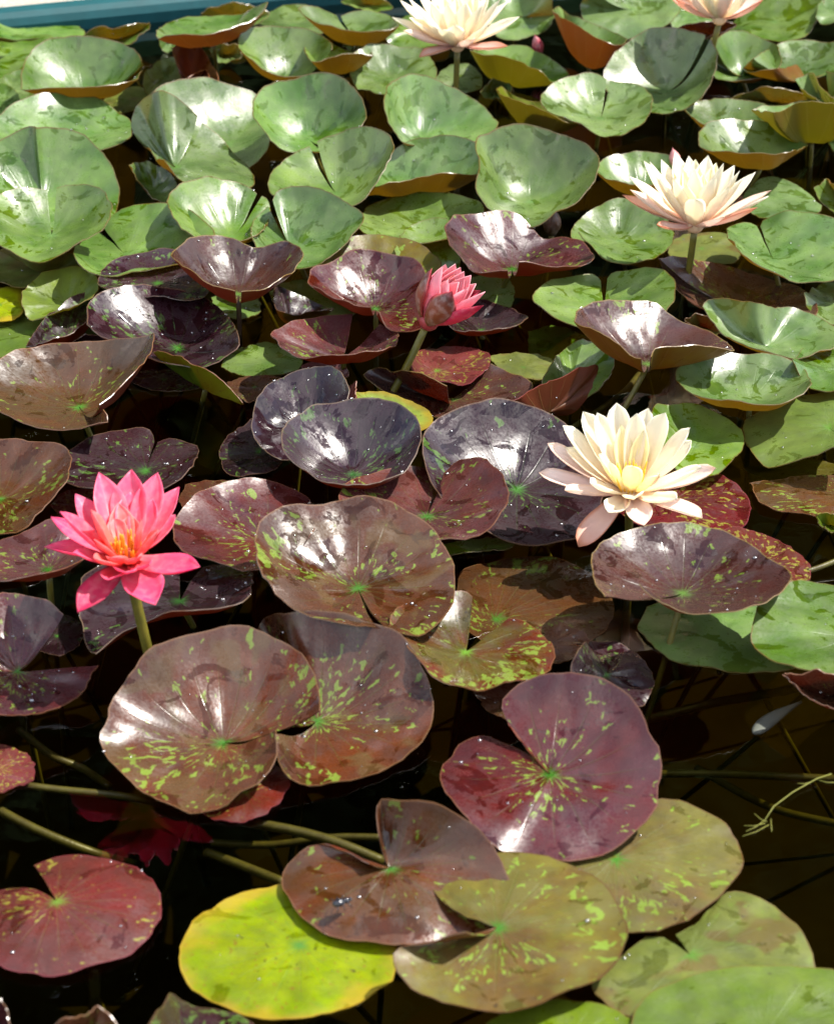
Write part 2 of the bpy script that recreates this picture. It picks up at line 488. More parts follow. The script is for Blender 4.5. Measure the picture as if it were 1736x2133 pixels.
# rounded teal edging swept round the rectangle
prof = [(-.002, -.06), (-.002, .018), (.004, .030), (.014, .038), (.026, .041), (.040, .040), (.052, .034), (.060, .024), (.060, -.06)]
vs, fs = [], []
corners = [(XL, YN, -1, -1), (XR, YN, 1, -1), (XR, 0, 1, 1), (XL, 0, -1, 1)]
for (a, c_, sx, sy) in corners:
    for (o_, z) in prof:
        vs.append(ep(a + sx * o_, c_ + sy * o_, z))
npf = len(prof)
for k in range(4):
    k2 = (k + 1) % 4
    for j in range(npf - 1):
        fs.append((k * npf + j, k2 * npf + j, k2 * npf + j + 1, k * npf + j + 1))
edge = mesh_obj('pool_edging', vs, fs, [M_TEAL], smooth=False)
tag(edge, 'rounded teal edging of the pool along the pale gravel', 'pool edge')

# pale gravel ground round the pool, out to the horizon
o_ = .055
inn = [ep(XL - o_, YN - o_, .012), ep(XR + o_, YN - o_, .012), ep(XR + o_, o_, .012), ep(XL - o_, o_, .012)]
out = [ep(-120, -120, .012), ep(120, -120, .012), ep(120, 120, .012), ep(-120, 120, .012)]
gr = mesh_obj('ground', inn + out, [(0, 1, 5, 4), (1, 2, 6, 5), (2, 3, 7, 6), (3, 0, 4, 7)], [M_GROUND], smooth=False)
tag(gr, kind='structure')

# unseen evergreens added beyond the pool as a dark reflection for water and pads
g = NT('evergreen_needles')
tc = g.n('ShaderNodeTexCoord').outputs['Object']
n1 = g.noise(tc, 3, 4, .6)
M_NEEDLE = g.done(g.principled(Base_Color=g.mix(g.ramp(n1, .35, .65), (.018, .035, .012), (.04, .07, .02)), Roughness=.7, Specular_IOR_Level=.2))
M_BARK = simple('bark', (.07, .05, .035), .9, .1, 0, 8, .5)


def make_tree(x, y, h, w, seed):
    rg = random.Random(seed)
    root = empty('added_evergreen', (x, y, .01))
    v_, f_ = tube([Vector((0, 0, 0)), Vector((.05, 0, h * .4)), Vector((0, .03, h * .95))], [.16, .11, .02], 10)
    mesh_obj('trunk', v_, f_, [M_BARK], root)
    vs, fs = [], []
    for k in range(9500):
        t = rg.random() ** .8
        z = .15 + t * (h - .15)
        rr = w * (1 - t ** 3) ** .6 * (.72 + .3 * math.sin(z * 5 + seed)) * math.sqrt(rg.uniform(.15, 1))
        a = rg.uniform(0, 6.2832)
        c = Vector((rr * math.cos(a), rr * math.sin(a), z))
        sz = rg.uniform(.10, .24)
        d1 = Vector((rg.gauss(0, 1), rg.gauss(0, 1), rg.gauss(0, .6))).normalized() * sz
        d2 = d1.cross(Vector((rg.gauss(0, 1), rg.gauss(0, 1), rg.gauss(0, 1)))).normalized() * sz * .55
        n0 = len(vs)
        vs += [c - d1, c + d2, c + d1, c - d2]
        fs.append((n0, n0 + 1, n0 + 2, n0 + 3))
    mesh_obj('crown', vs, fs, [M_NEEDLE], root, smooth=False)
    tag(root, 'unseen evergreen tree added beyond the pool to darken reflections', 'tree', 'added unseen evergreens')


for k in range(11):
    rgk = random.Random(900 + k)
    make_tree(-7.5 + 1.7 * k + rgk.uniform(-.25, .25), 10.2 + rgk.uniform(-.5, .6) + .25 * k, rgk.uniform(12.0, 14.0), rgk.uniform(1.6, 1.9), k)

# ------------------------------------------------------------------ lily pads (hub and rim points in millimetres)
PADS = {
 'J1': ('red', [-307.1,1594.6,16, -336.3,1658.7,5, -318.6,1668.2,5, -297.6,1670.3,5, -271.2,1665.5,5, -246.7,1653.3,5, -227.4,1632.5,5, -220.1,1608.3,5, -219.4,1578.7,5, -228.3,1553.7,5, -246.5,1535.2,5, -265.1,1523.1,5, -293.9,1512.3,5, -320.2,1513.5,5, -345.4,1522.5,5, -370.8,1544.4,5, -384.5,1575.6,5, -382.6,1604.4,5, -368.8,1621.3,5, -349.1,1628.6,5, -336.4,1627.3,5]),
 'J2': ('yellow', [-98.1,1554.2,2, -44.9,1623.8,2, -21.1,1566.6,2, -17.9,1517,2, -36.2,1493.3,2, -63.1,1472.9,2, -96.1,1462,2, -129.5,1462.6,2, -153.5,1474,2, -172.6,1489.2,2, -187.8,1506.8,2, -196.9,1529,2, -197.9,1554.2,2, -190.3,1585.6,2, -173,1605.5,2, -151.4,1623.1,2, -117.5,1635,2, -89,1635,2, -67.4,1625.1,2]),
 'J3': ('bronze', [-23.3,1632.4,22.4, -32.3,1642.3,50.1, -34.1,1655.7,65.7, -30.4,1663.6,73.2, -7.4,1655.1,80, 17.4,1655.2,73.8, 42.4,1652.3,58, 67.2,1636.5,36.4, 79.2,1613.4,20.7, 74.4,1587.1,10.7, 55.4,1562.4,9.1, 12.8,1545.6,9.7, -35.3,1544,9.9, -71.8,1556.5,9.9, -99.2,1584.9,9.9, -115.2,1619.7,10.5, -117,1639.8,12.9, -106.4,1656.1,16, -89.9,1667,19.7, -63.9,1646.8,26.9, -40.5,1623.8,34.4]),
 'K4': ('olive', [67,1550.4,24.1, 42,1565.1,21.3, 19.6,1592.7,18.5, 8.3,1630.9,16.2, 17.5,1641.4,16.4, 39.4,1650.2,18, 67.2,1654.9,20.6, 98.8,1649.8,23.5, 127.2,1634.4,26, 151,1612,28.1, 168.7,1574.7,29.5, 174.1,1539.5,29.6, 167.9,1509.6,29.1, 146.3,1480.2,28.5, 121.7,1463.5,27.9, 90.3,1447.6,26.8, 55.4,1446.4,26.4, 26.4,1452.5,27.5, -2.3,1465.4,31.2, -17.9,1485.4,36.5, -14.9,1503.6,41.2, 12.5,1503.6,47.7, 39.8,1505.1,54]),
 'K5': ('olive', [173.9,1661.8,10, 151.7,1711.7,8, 183.9,1738.9,8, 218,1749.8,8, 239.5,1746.2,8, 264.2,1728.1,8, 280.9,1703.2,8, 286.9,1671.2,8, 279.9,1640.7,8, 259.9,1611,8, 231.7,1581.4,8, 201.7,1564.4,8, 176.8,1562.5,8, 147.4,1577.6,8, 129.2,1616.3,8, 127.2,1656.2,8]),
 'K6': ('olivegreen', [227.8,1539.5,4, 218.4,1569.7,1, 234.1,1580.4,1, 252.7,1605.4,1, 270.4,1626.3,1, 290.6,1621.1,1, 309.4,1603.5,1, 323.9,1574.1,1, 330.8,1543,1, 328.8,1524.2,1, 310.7,1488.5,1, 268.6,1465.4,1, 221.5,1459.7,1, 169.8,1467.7,1, 151.6,1485.6,1, 142.8,1501.5,1, 157,1524.2,1, 173.8,1545.5,1, 191.5,1564.1,1, 208.3,1566,1]),
 'K7': ('limegreen', [275.1,1430.5,12, 170.9,1450.1,8, 176,1466.1,8, 195.1,1489.3,8, 236.8,1513,8, 286.8,1520.8,8, 327.3,1517.8,8, 352.7,1510,8, 375.4,1480.5,8, 376.2,1440.6,8, 349.9,1396.6,8, 300.3,1364.8,8, 247.3,1354.4,8, 197.7,1375.3,8, 174.8,1412.9,8]),
 'K8': ('limegreen', [115.2,1428.3,4, 56.8,1456.9,2, 76,1475.8,2, 108,1484.5,2, 123.8,1485.6,2, 151.1,1478.7,2, 169.7,1466,2, 181.2,1441.6,2, 174.7,1408.5,2, 138.9,1381.7,2, 94.1,1381.7,2, 61.2,1408.5,2, 50.5,1436.1,2]),
 'J9': ('purple', [-172.1,1405.6,19.6, -196.4,1477.8,16.9, -183.6,1471.1,12.7, -160.4,1469.5,7.5, -134.3,1454.7,5.5, -116.9,1420.9,10.7, -121.3,1373.8,24.2, -148.2,1342.5,34, -183.6,1337.7,43.3, -209.7,1351.9,54.2, -211.3,1372.9,63.9, -202.8,1382.6,70.5]),
 'J10': ('bronze', [-260.8,1419.5,12, -246.9,1409.5,61.3, -238.1,1404.7,55.8, -229.1,1393,48.2, -231.3,1374.6,40.6, -248.4,1361.1,36, -274.3,1364.1,38.1, -287,1380.7,44.8, -280.8,1393.5,51.2, -264.2,1398.8,60.1]),
 'J11': ('purple', [-345.9,1430.5,12, -328,1434,48.6, -319.5,1418.8,42.3, -318.7,1394.4,34.7, -335.5,1376.5,31.5, -359.2,1387.9,35.7, -366.1,1411.1,44.2, -348.5,1423.2,53.1]),
 'H12': ('bronzegrey', [-183.1,1848.1,2.9, -133,1829.6,31.7, -129.1,1805.1,30.4, -132.4,1774.1,30.2, -145.9,1753.9,24.9, -162.3,1747.5,18.3, -171.4,1737.1,12.6, -187.1,1734.4,7, -203.7,1734.2,4, -236.7,1751,3.9, -263.6,1774.8,6.5, -283.8,1800,11.7, -296.6,1822.2,18.4, -295.9,1833.6,22.4, -290.4,1848.2,28.7, -290.9,1859.4,33.6, -282,1884.3,44.9, -258.8,1912.1,58.4, -238.4,1925.2,64.8, -216.2,1937.6,67.8, -186.4,1950.3,67, -160.5,1946.8,66.4, -133.9,1935.8,62.4, -112.5,1920.7,55.6, -98,1897.9,46.8, -93.5,1872.5,38.5, -92.1,1855.1,33.8]),
 'H13': ('bronzegrey', [-96.1,1884.2,2.8, -122.5,1861.6,12.8, -143.5,1907.5,4.9, -160.7,1963.1,7.2, -159.2,2025,17.4, -126.3,1972.2,65.9, -78.7,1963.5,75.2, -31.8,1951.9,65.9, -3.7,1929.4,51.6, 12.4,1896.9,34.2, 14.6,1867.6,20.9, 7.7,1841.4,11.5, -8.1,1821.4,6.3, -34.8,1797.9,4, -65.6,1779.2,3.8, -96.3,1770.5,5.8, -116,1770.9,12.6, -127.4,1785.5,23.7, -130.7,1807.9,40.3]),
 'H14': ('red', [-158.1,1769.2,3, -187.7,1809.6,1, -147.7,1817.3,1, -119.8,1798.2,1, -119.4,1771.9,1, -134.6,1742.5,1, -155.5,1726.7,1, -177.2,1726.7,1, -195.8,1742.5,1, -203.2,1779.3,1]),
 'H15': ('red', [-393,1804,5, -424.3,1829.9,3, -408.4,1844,3, -394.8,1844,3, -375.4,1836.2,3, -361.3,1819.9,3, -355.9,1806.8,3, -357,1786.3,3, -371.5,1778.8,3, -383.1,1767.7,3, -405.4,1769.2,3, -426.9,1791.6,3]),
 'H16': ('redgrey', [-386.5,1921.2,35.9, -308.5,1918.8,44.6, -313,1905.3,42.5, -317.3,1881.4,39.1, -335.2,1859.3,36.4, -360.4,1844.8,36.5, -390.7,1838.7,40.7, -418.4,1847.2,48.5, -438.7,1881.3,61.1, -439.1,1931,72.6, -426.7,1972.2,78.6, -410.6,1990.6,79.5, -387.5,1992.7,77.1, -363.3,1986.7,71.9, -347,1974.9,67]),
 'H17': ('purple', [-364.7,2031.2,6, -374.4,2066.5,4, -363,2073.9,4, -346.7,2061.8,4, -337.7,2040.7,4, -345.1,2010,4, -362.9,1998.5,4, -387.1,2016.3,4, -394.7,2052.6,4]),
 'E18': ('silver', [-240.6,2051.1,35.5, -225,2151.8,15.2, -196.5,2146.2,20.9, -172.3,2119.4,28.7, -165.5,2001.5,74.5, -180.3,1971.2,79.3, -217.5,1960.3,80, -255.6,1963.7,72.3, -285.9,1969.9,56.2, -302.2,1962.2,45.5, -316.6,1952.3,37.9, -331.1,1987.4,33.4, -340.1,2031.6,37.3, -344,2065.5,41.6, -340.8,2096.7,43.4, -319.1,2121.9,40, -286.8,2143.6,30.1, -250.2,2151,18]),
 'E19': ('bronzegrey', [-59.9,2051.9,50.5, -40.1,1946.5,69.9, -64.3,1944.6,72.2, -87.7,1949.3,74.8, -116,1960.9,78.5, -138.1,1984,83.5, -153.9,2015.3,89.4, -161.8,2047.9,95.1, -162,2078,100, -151.2,2106,103.7, -132.3,2122.3,104.6, -112.9,2129.1,103.7, -83.8,2147.3,100.3, -54,2154.1,95.4, -19,2150.5,87, 11,2128.8,76.4, 30.6,2096,66.8, 39,2058.9,60.4, 37,2019.8,55.9, 27.1,1988.4,52.9, 10.4,1962.7,52.4, 0.9,1952.2,54.7, -13.1,1953.3,59.5, -32.7,1952.6,68.3]),
 'I20': ('redgreen', [48.4,1968.9,27.1, 92.5,2035.3,19.5, 110,2023.8,22.2, 128,1996.5,25.3, 134.7,1967.6,26.9, 132.3,1939.6,28.2, 117,1914.1,31.1, 88.6,1900.6,36.2, 60.6,1890.7,40.5, 24.7,1884.5,45.2, 5.5,1905.4,50.7, -10.7,1936.5,55.3, -26.5,1978,53.9, -13.5,2017.7,50.5, 15.5,2039.3,49.6, 44.8,2048.1,45.4, 55.9,2042.1,42.2]),
 'G21': ('bronze', [80.6,2082.4,-6, 41.4,2120.4,-6, 44.6,2169.2,-6, 57.9,2189.3,-6, 99.7,2204.5,-6, 146.5,2206.5,-6, 176.4,2184.2,-6, 199.8,2149.5,-6, 206.1,2110.8,-6, 202.6,2082.4,-6, 188,2050,-6, 162,2027.4,-6, 141.6,2009.5,-6, 112.7,2013.9,-6, 64.7,2040.9,-6, 43.3,2082.4,-6]),
 'I22': ('bronze', [132,2016.3,4, 113.9,2049.6,3, 126.6,2058.8,3, 145,2060.6,3, 162.9,2047.8,3, 175.5,2029.6,3, 162.9,2006.3,3, 149.9,1988.6,3, 130.4,1982.5,3, 111.7,1995.6,3, 105.5,2022.3,3]),
 'I23': ('purple', [186.4,1952.1,11.6, 174.7,2009.1,15.5, 192,2012,12.5, 211,2005.8,9, 226.4,1986.5,5.5, 234.1,1958.5,4, 230.1,1927.9,4, 217.3,1904.7,4.5, 195.2,1890.6,6.8, 169.4,1888.4,13.9, 150.8,1901.4,25.2, 149.2,1920.4,37.5, 157.2,1935.7,49.7]),
 'I24': ('bronze', [89.6,1910.2,3, 55.1,1936.7,2, 81.4,1949.5,2, 109.3,1936.7,2, 121.9,1903.4,2, 106.6,1870.9,2, 84.2,1887,2, 67.1,1905,2]),
 'I25': ('redgrey', [120.3,1753.6,34.3, 96.2,1798,37.5, 83.8,1818.3,47.7, 78.4,1836.2,55.9, 87.6,1846.2,62.2, 104,1854.7,70, 132.7,1849.8,79.1, 154.4,1841.2,82.7, 176.6,1832,82.3, 193.4,1817,78.5, 203.2,1798.2,72.7, 211.1,1778.1,65.3, 218.5,1758.9,57.6, 221,1739.3,49.9, 215.8,1720.6,42.3, 212.4,1701.6,35.2, 200.3,1686.3,28.8, 177.9,1665.5,20.8, 150,1654.9,15.9, 132.5,1649,14.7, 111.6,1651.9,15.6, 90.3,1655.3,18.2, 67.3,1660.4,22.2, 43.4,1690.1,29.6, 29.6,1715.4,32.9, 20.4,1740.7,33, 23.7,1770.1,30.4, 35.2,1803.4,26.1, 47.2,1825.7,23.5, 65.4,1834.2,22, 81.7,1822.3,21.5, 98.9,1802.3,21.5]),
 'I26': ('green', [314.2,2040.5,3, 238.1,2094.7,1, 277.4,2113.8,1, 343.4,2118.6,1, 391.7,2104.2,1, 411.9,2071.3,1, 403.9,2016.5,1, 373.5,1979.4,1, 333.8,1971.6,1, 298.5,1975.9,1, 261.2,1991.7,1, 239,2018.3,1, 226.4,2054.6,1]),
 'I27': ('green', [431.1,1969.6,45.3, 451.5,1904.2,105.7, 451.2,1879.9,89, 421.1,1864.5,69.4, 395.3,1876.1,59.5, 375.4,1890,54.8, 351.1,1911.4,50.6, 336.8,1928.7,48.7, 327.9,1950.7,48.4, 328.1,1971.8,49.4, 339.7,2009.8,52.6, 357.6,2034.5,54.3, 380.4,2059,54.1, 403.6,2066,51, 426,2069.1,45.7, 457.4,2066.4,35.9, 478,2052.8,27]),
 'I28': ('bronze', [410.9,1914,16.1, 347.1,1879.5,59, 364.3,1874.5,63.3, 386.1,1870.2,66.2, 412.8,1865.9,63.1, 433.8,1850.7,54.2, 422,1830,46.7, 392.5,1840.2,43.5, 373.3,1854.5,45.2, 359.6,1871.3,48.1]),
 'G29': ('redbrown', [267.8,2038.6,52.3, 184.4,1988.4,78, 176.7,2015,78.5, 175.1,2043.2,78.3, 180.8,2078.2,77.3, 195.8,2102.9,76.5, 217,2121.6,76, 248.2,2132.1,75.7, 278.5,2135.8,75.9, 313,2127.7,75.4, 335.6,2107.7,73.7, 350.2,2085.4,72.5, 361.3,2065.5,72.4, 375.8,2043.5,73.1, 369.2,2017.3,74.3, 349.8,1987.7,77.4, 323.7,1962.1,81.6, 294.1,1950.3,85.6, 265.5,1945.9,89.5, 242.4,1949.6,93.7, 226.8,1959.9,98.3, 216.6,1974.7,103.5]),
 'G30': ('red', [358.8,2165.8,8, 318.3,2216.5,8, 341.1,2247.8,8, 366.6,2241.5,8, 390.6,2220.7,8, 407.8,2195,8, 417.9,2164.8,8, 412.8,2140.1,8, 388.5,2121.6,8, 346.5,2107.2,8, 313.6,2126.4,8, 303.6,2175.8,8]),
 'G31': ('red', [286.1,2316.1,6, 236.8,2374.1,5, 271.9,2399.4,5, 300.5,2404.1,5, 329.9,2389,5, 354.4,2362.7,5, 369.5,2328.9,5, 369.5,2285.1,5, 352.4,2253.1,5, 311,2244.6,5, 262.3,2253.1,5, 229.2,2274.4,5, 217.2,2328.9,5]),
 'G32': ('purple', [110.9,2312.2,20.5, 42.5,2223.3,37.1, 19.4,2258,50.4, 7.4,2300.4,63.3, 6.4,2334.3,72.3, 17.2,2357.7,78.3, 33.5,2377,82.3, 60.9,2394.2,83.8, 94,2408.3,80.9, 127.3,2414.8,73.3, 154.7,2410.1,63.5, 176.1,2394.8,52.9, 199.2,2362.7,39, 210.1,2318.3,29.3, 201.4,2264.8,22.6, 188.9,2231.7,17.3, 167,2211.4,14, 140.5,2200.9,14.1, 109.3,2198.3,18.6, 73.4,2209,27.4]),
 'G33': ('redgrey', [10.8,2214.4,42.1, 30.2,2296.8,50.1, 44.6,2308.8,59.4, 65.9,2292.6,69.2, 83.6,2266.8,74.2, 94.4,2230.3,74.6, 96.3,2192.9,71.9, 85.8,2163.3,68.3, 67.6,2140.9,64.9, 46.9,2129.5,62.8, 26.9,2124.6,61.6, -4,2121.5,60.5, -44.1,2140.2,61.2, -72.6,2178.7,62.4, -83.5,2220.6,62.3, -67.9,2260.9,60.7, -46.4,2287.9,58, -20.2,2304,53.5, 6.4,2309.8,47.3, 22.4,2304.9,42.7]),
 'E34': ('redgrey', [-156.9,2173.1,36.3, -122.1,2093,68.6, -141,2072.8,60.6, -163.7,2074.4,56.8, -188.9,2084.5,55.3, -215.2,2099.2,54.1, -236.2,2112.9,52.9, -250.8,2131.7,52.8, -256.4,2161.5,54.7, -252.9,2192.5,57.5, -239.7,2220.1,59.6, -215.7,2251.2,60.1, -180.6,2271.6,55.5, -149.2,2278.3,47, -127.7,2266,40, -114.9,2247.3,38.5, -106.5,2108.6,88]),
 'E35': ('bronze', [-230.2,2316.1,6, -266.8,2316.1,6, -259.9,2349.5,6, -238.8,2358.6,6, -217,2358.6,6, -199.4,2338.3,6, -201.8,2294.2,6, -226.9,2272.6,6, -254.3,2283.4,6]),
 'E36': ('purple', [-303.2,2335.4,32.2, -299.9,2424.3,20.6, -286.8,2433.9,22.5, -266.3,2422.2,23.6, -250.4,2399,26.5, -245.3,2291.2,65.8, -253.4,2261.4,64.1, -269.4,2246.5,59.8, -295.1,2240.3,55.5, -326.6,2251.6,52.8, -363.2,2266,47.8, -389.7,2286.4,43.8, -400.6,2311.9,42.5, -399.5,2340,42.6, -382.9,2380,42.7, -356.1,2412.1,41.4, -325.4,2431.9,36.1, -308.6,2432.9,30.5, -302.6,2419.6,24.3]),
 'E37': ('bronze', [-460.3,2283.7,24.1, -512.9,2348.5,31.3, -493.6,2369.9,43.2, -471.4,2370.9,50, -437.1,2362.3,56.4, -407.7,2346.5,59.8, -385.5,2325,60.3, -383.1,2266.1,55, -401.4,2233.6,46.1, -418.2,2198.7,33.3, -445.1,2187.4,29.1, -476,2191.2,34.6, -499.9,2218.8,48.5]),
 'E38': ('red', [-375.3,2314.1,4, -409.2,2306.5,4, -401.7,2330.7,4, -384.4,2344.1,4, -351.6,2341.9,4, -337,2308.7,4, -355.3,2281.5,4, -392.5,2281.5,4]),
 'E39': ('redgrey', [-376.8,2080.3,55, -325.6,2042.1,98.6, -336.2,2029.1,96.2, -351.9,2019.6,93.5, -367.7,2011.6,90.6, -394.6,2014,85.8, -419.6,2018.9,80.6, -443.6,2045.5,74.2, -455.4,2084.2,68.1, -445.9,2115.1,64.2, -424.2,2135.2,62.4, -406.3,2150.1,63, -386.9,2159.9,64.3, -361.8,2157.4,64.6, -334.9,2141.5,63.3]),
 'C103': ('redbrown', [-227.4,2760.8,56.5, -223.8,2674.4,96.7, -261.4,2691.2,105.4, -291,2727.4,110.9, -308.1,2758.3,111.2, -304.8,2782.2,110.1, -286.8,2819.7,106.1, -263.4,2841.6,100.1, -239.2,2847.9,94.1, -216.8,2836.8,90.1, -195.4,2843.7,91.2, -166,2829.2,96, -145.5,2785.6,100.7, -150.9,2743.3,102.6, -168.9,2705.2,101.1, -192.2,2683,98, -216.3,2676.6,95.7]),
 'C104': ('purple', [-333.4,2805.9,51.8, -408.9,2784.4,61.3, -407.9,2813,62.1, -400.8,2844.5,63.2, -375.3,2870.3,64.3, -344.7,2886,64.4, -312,2885.6,61.1, -280.8,2847.8,53.6, -265.6,2773.3,56.2, -284.1,2738.7,58.5, -331.7,2731.6,65, -381.1,2741.9,67]),
 'C105': ('purple', [-296.5,2656.3,30.7, -403.2,2633.7,75.9, -406.4,2657,79.4, -403.7,2685.7,82.5, -390.4,2710.3,82.5, -360.8,2739.1,76.2, -321,2766.1,63.5, -279.3,2771.7,49.6, -246.3,2743.1,40.5, -218.4,2614.1,70.9, -215.4,2584.6,66.9, -227.4,2570.4,62.2, -246.3,2550.5,55.9, -268.3,2545,55.4, -308.4,2549.2,62.9, -350.5,2573.7,73.4, -384.6,2596.3,78]),
 'C106': ('purple', [-441,2727.5,10.2, -484.9,2662,30, -482.6,2692.2,30.9, -470.1,2754.6,28.5, -446.1,2807.9,29.9, -416.7,2828.8,32.7, -399.5,2795.4,45.7, -401.8,2729.5,52.7, -411.4,2683.3,52.9, -430.6,2645.7,50.8, -455.1,2629.3,49.5]),
 'C107': ('bronze', [-395.4,2475.5,40.6, -354.2,2384.3,81, -346.4,2369.6,75.2, -360.9,2367.1,71.6, -392.5,2362.9,68.3, -428.3,2368,68, -467.8,2394.4,69.7, -500.4,2427.4,70, -513.3,2474,71.5, -502,2509.8,72.6, -489,2535.9,73.2, -475,2557.1,73, -448.6,2577.4,71.6, -400.4,2583.4,70.1, -356,2573.8,78.5, -323.2,2553.8,93.6, -312.3,2549.2,97.6, -308.7,2500.5,107.1, -318.7,2435.1,109.2, -337.3,2400.5,101.9, -356.7,2374.8,91.9]),
 'C108': ('bronze', [-255.1,2562.6,22.3, -316.2,2618.5,40.4, -286.6,2627.6,23.5, -257.5,2607.2,17.8, -228,2563.3,20, -204.8,2493.1,39.3, -219.7,2503.6,53.6, -243.4,2517.9,65.5, -278.2,2552.7,65, -303.6,2587.5,57.9, -320.3,2606.2,50.8]),
 'C108b': ('bronze', [-198.6,2598,6, -233.2,2605.9,6, -217.8,2621.8,6, -194.5,2628.5,6, -169.4,2625.8,6, -171,2598,6, -191.1,2570.5,6, -209.7,2560.2,6]),
 'C109': ('green', [-185,2670.6,4, -243.9,2662.4,2, -241.1,2689.9,2, -221.7,2717.9,2, -192,2730.6,2, -160.2,2717.9,2, -143.8,2689.9,2, -148.3,2654.2,2, -180.3,2638,2, -216.3,2633.9,2]),
 'C110': ('redgrey', [-90.1,2605.5,42.1, -46.6,2680.1,49.1, -24.2,2647.4,56.6, -26.5,2573.7,77.2, -41.1,2544.6,80.3, -69.3,2531.5,81, -97.8,2532.2,80, -129.9,2537.3,76.3, -147.6,2548.8,73.9, -166.4,2579.7,71.2, -178.1,2613.4,69.3, -169.2,2633.6,68.2, -144.3,2667.5,65.4, -115.3,2684.8,62.7, -79.6,2688.1,59.2]),
 'C111': ('redgrey', [-52,2719.7,55.2, -56.3,2640,92.3, -71.6,2643.9,93.1, -101.5,2662.8,94.2, -133.1,2701.1,93.8, -134,2723.8,94.8, -130.5,2742.4,96.5, -98.8,2777.3,101, -68.7,2796.7,102.6, -38,2797.4,99.6, -6.7,2784.9,92.4, 13.4,2751.3,82.7, 16.2,2702.1,71.8, 13,2659.9,61.8, -4.7,2639.8,59.5, -21.2,2632.6,62.9, -36.4,2629.9,70, -45.9,2646.3,81.1]),
 'C112': ('olive', [-49.4,2870.5,29.9, -136,2859.7,45, -129,2893.1,48.9, -103.9,2931.7,53.8, -72.2,2952,56.3, -40,2952.2,55.5, -5.1,2940.4,52.9, 23.6,2905,49.3, 31.5,2862.9,47, 7.5,2808.5,43.8, -41.9,2783.4,41.6, -104.3,2807.1,44.5]),
 'D113': ('redgrey', [125.9,2888,35.3, 115.7,2794.2,71.7, 93.6,2795.6,71.1, 70.9,2800.6,72.3, 57.2,2830.6,78, 43.2,2863.3,82.9, 37.3,2899.4,84.6, 44,2929,83.9, 70.9,2965,80, 103.8,2982.7,73.5, 137,2997.3,63.3, 160,2980,52.2, 170,2969.1,48.4, 192.2,2971.2,47.5, 216.4,2942.4,49.3, 232.7,2888.4,53, 223.7,2849.1,58.5, 183.1,2811,72.4, 151.5,2801.2,80, 130.3,2795.4,83.9]),
 'D114': ('purple', [81,2748.4,11.8, 37.4,2713.2,46.9, 57.3,2805.1,21.6, 88.8,2820,20.3, 115,2801.1,21.4, 140.3,2739.7,32.7, 115.6,2699.2,38.2, 72,2687.5,39, 43.3,2697.6,38.3]),
 'D114b': ('green', [97,2882,4, 58.9,2897.5,4, 75.7,2932.2,4, 105,2941.8,4, 126.7,2913.2,4, 128.3,2866.6,4, 117.5,2828.6,4, 83.1,2836.1,4]),
 'D115': ('red', [23.7,2635.3,9.9, -8.7,2586.5,46.7, 1.2,2695.8,7.2, 31.5,2705.8,6.4, 61.7,2696.8,10.7, 86.3,2671.3,16.3, 90.3,2643,19.3, 82.3,2607.3,21.7, 62.3,2575,22.6, 36,2566.6,25.5, 7,2568,31.3, -5.8,2581.6,36.2]),
 'D116': ('redbrown', [42,2570.2,2.9, 92.1,2642.3,15.1, 115,2617.7,16.5, 140.3,2573.9,18.6, 127.9,2539.9,19.5, 109.7,2514.3,19.6, 75.2,2503.8,17.3, 29.6,2496.6,17.2, 1.1,2509.9,18.7, -27.6,2537,21, -56.7,2562.6,29.4, -64.4,2573.6,33, -51.1,2578.9,37.5, -21.8,2543.8,52.8, 12.5,2517.7,59.3, 35,2495.2,57.8]),
 'D117': ('crimson', [153.8,2485.3,29.3, 191.2,2519.2,68, 166.7,2495.2,68.5, 135,2465.4,69.5, 110.8,2440.7,66.4, 98.4,2517,19.5, 114.5,2516.1,12.3, 144.1,2510.2,8.9, 183.9,2509.4,14.5, 203.9,2521.7,35, 214.6,2540.1,57.8, 211.8,2530.2,69]),
 'D118': ('olivegreen', [132.8,2656.9,4, 88.7,2686.4,3, 110.1,2696.2,3, 140.4,2696.2,3, 169.8,2679.5,3, 171.5,2652.2,3, 149.3,2625.2,3, 114,2631.9,3]),
 'D119': ('green', [190.2,2618,9.8, 206.9,2675,37.7, 234.6,2658.6,34.3, 242.2,2630.3,30.8, 235.1,2593.9,25, 218.9,2565.4,16.4, 191.6,2540.3,7.7, 168.4,2538.5,10.6, 152,2567.4,25.1, 164.8,2597.6,36.2, 188.5,2678.8,22]),
 'E120': ('silver', [-133.4,2454.8,24.8, -155.3,2384.6,16.7, -172.3,2389.2,25.5, -184.5,2405.1,35.1, -190.4,2427.7,45.1, -185.8,2457.3,54.9, -173.1,2485.8,62.5, -151.5,2506.7,69.1, -123.3,2513.2,74.1, -100.3,2500.8,75.8, -83.9,2475.7,73.8, -79.3,2444.8,67.4, -92.3,2410.2,54.1, -124.5,2378,30.8]),
 'E120b': ('pink', [-112.7,2597.9,9.9, -141.6,2620.8,21.6, -123.2,2633.1,22.8, -99.3,2628.8,24.3, -84.4,2600.6,26.9, -89.4,2572.3,29.1, -103.2,2566.8,30.6, -126.5,2570.9,33.1]),
 'E120c': ('pink', [-92.9,2507.2,20, -72.5,2526.3,48.7, -72.8,2488.1,44.4, -83.3,2478.6,42.8, -100.4,2485.3,40.7, -89.7,2539.9,29.1]),
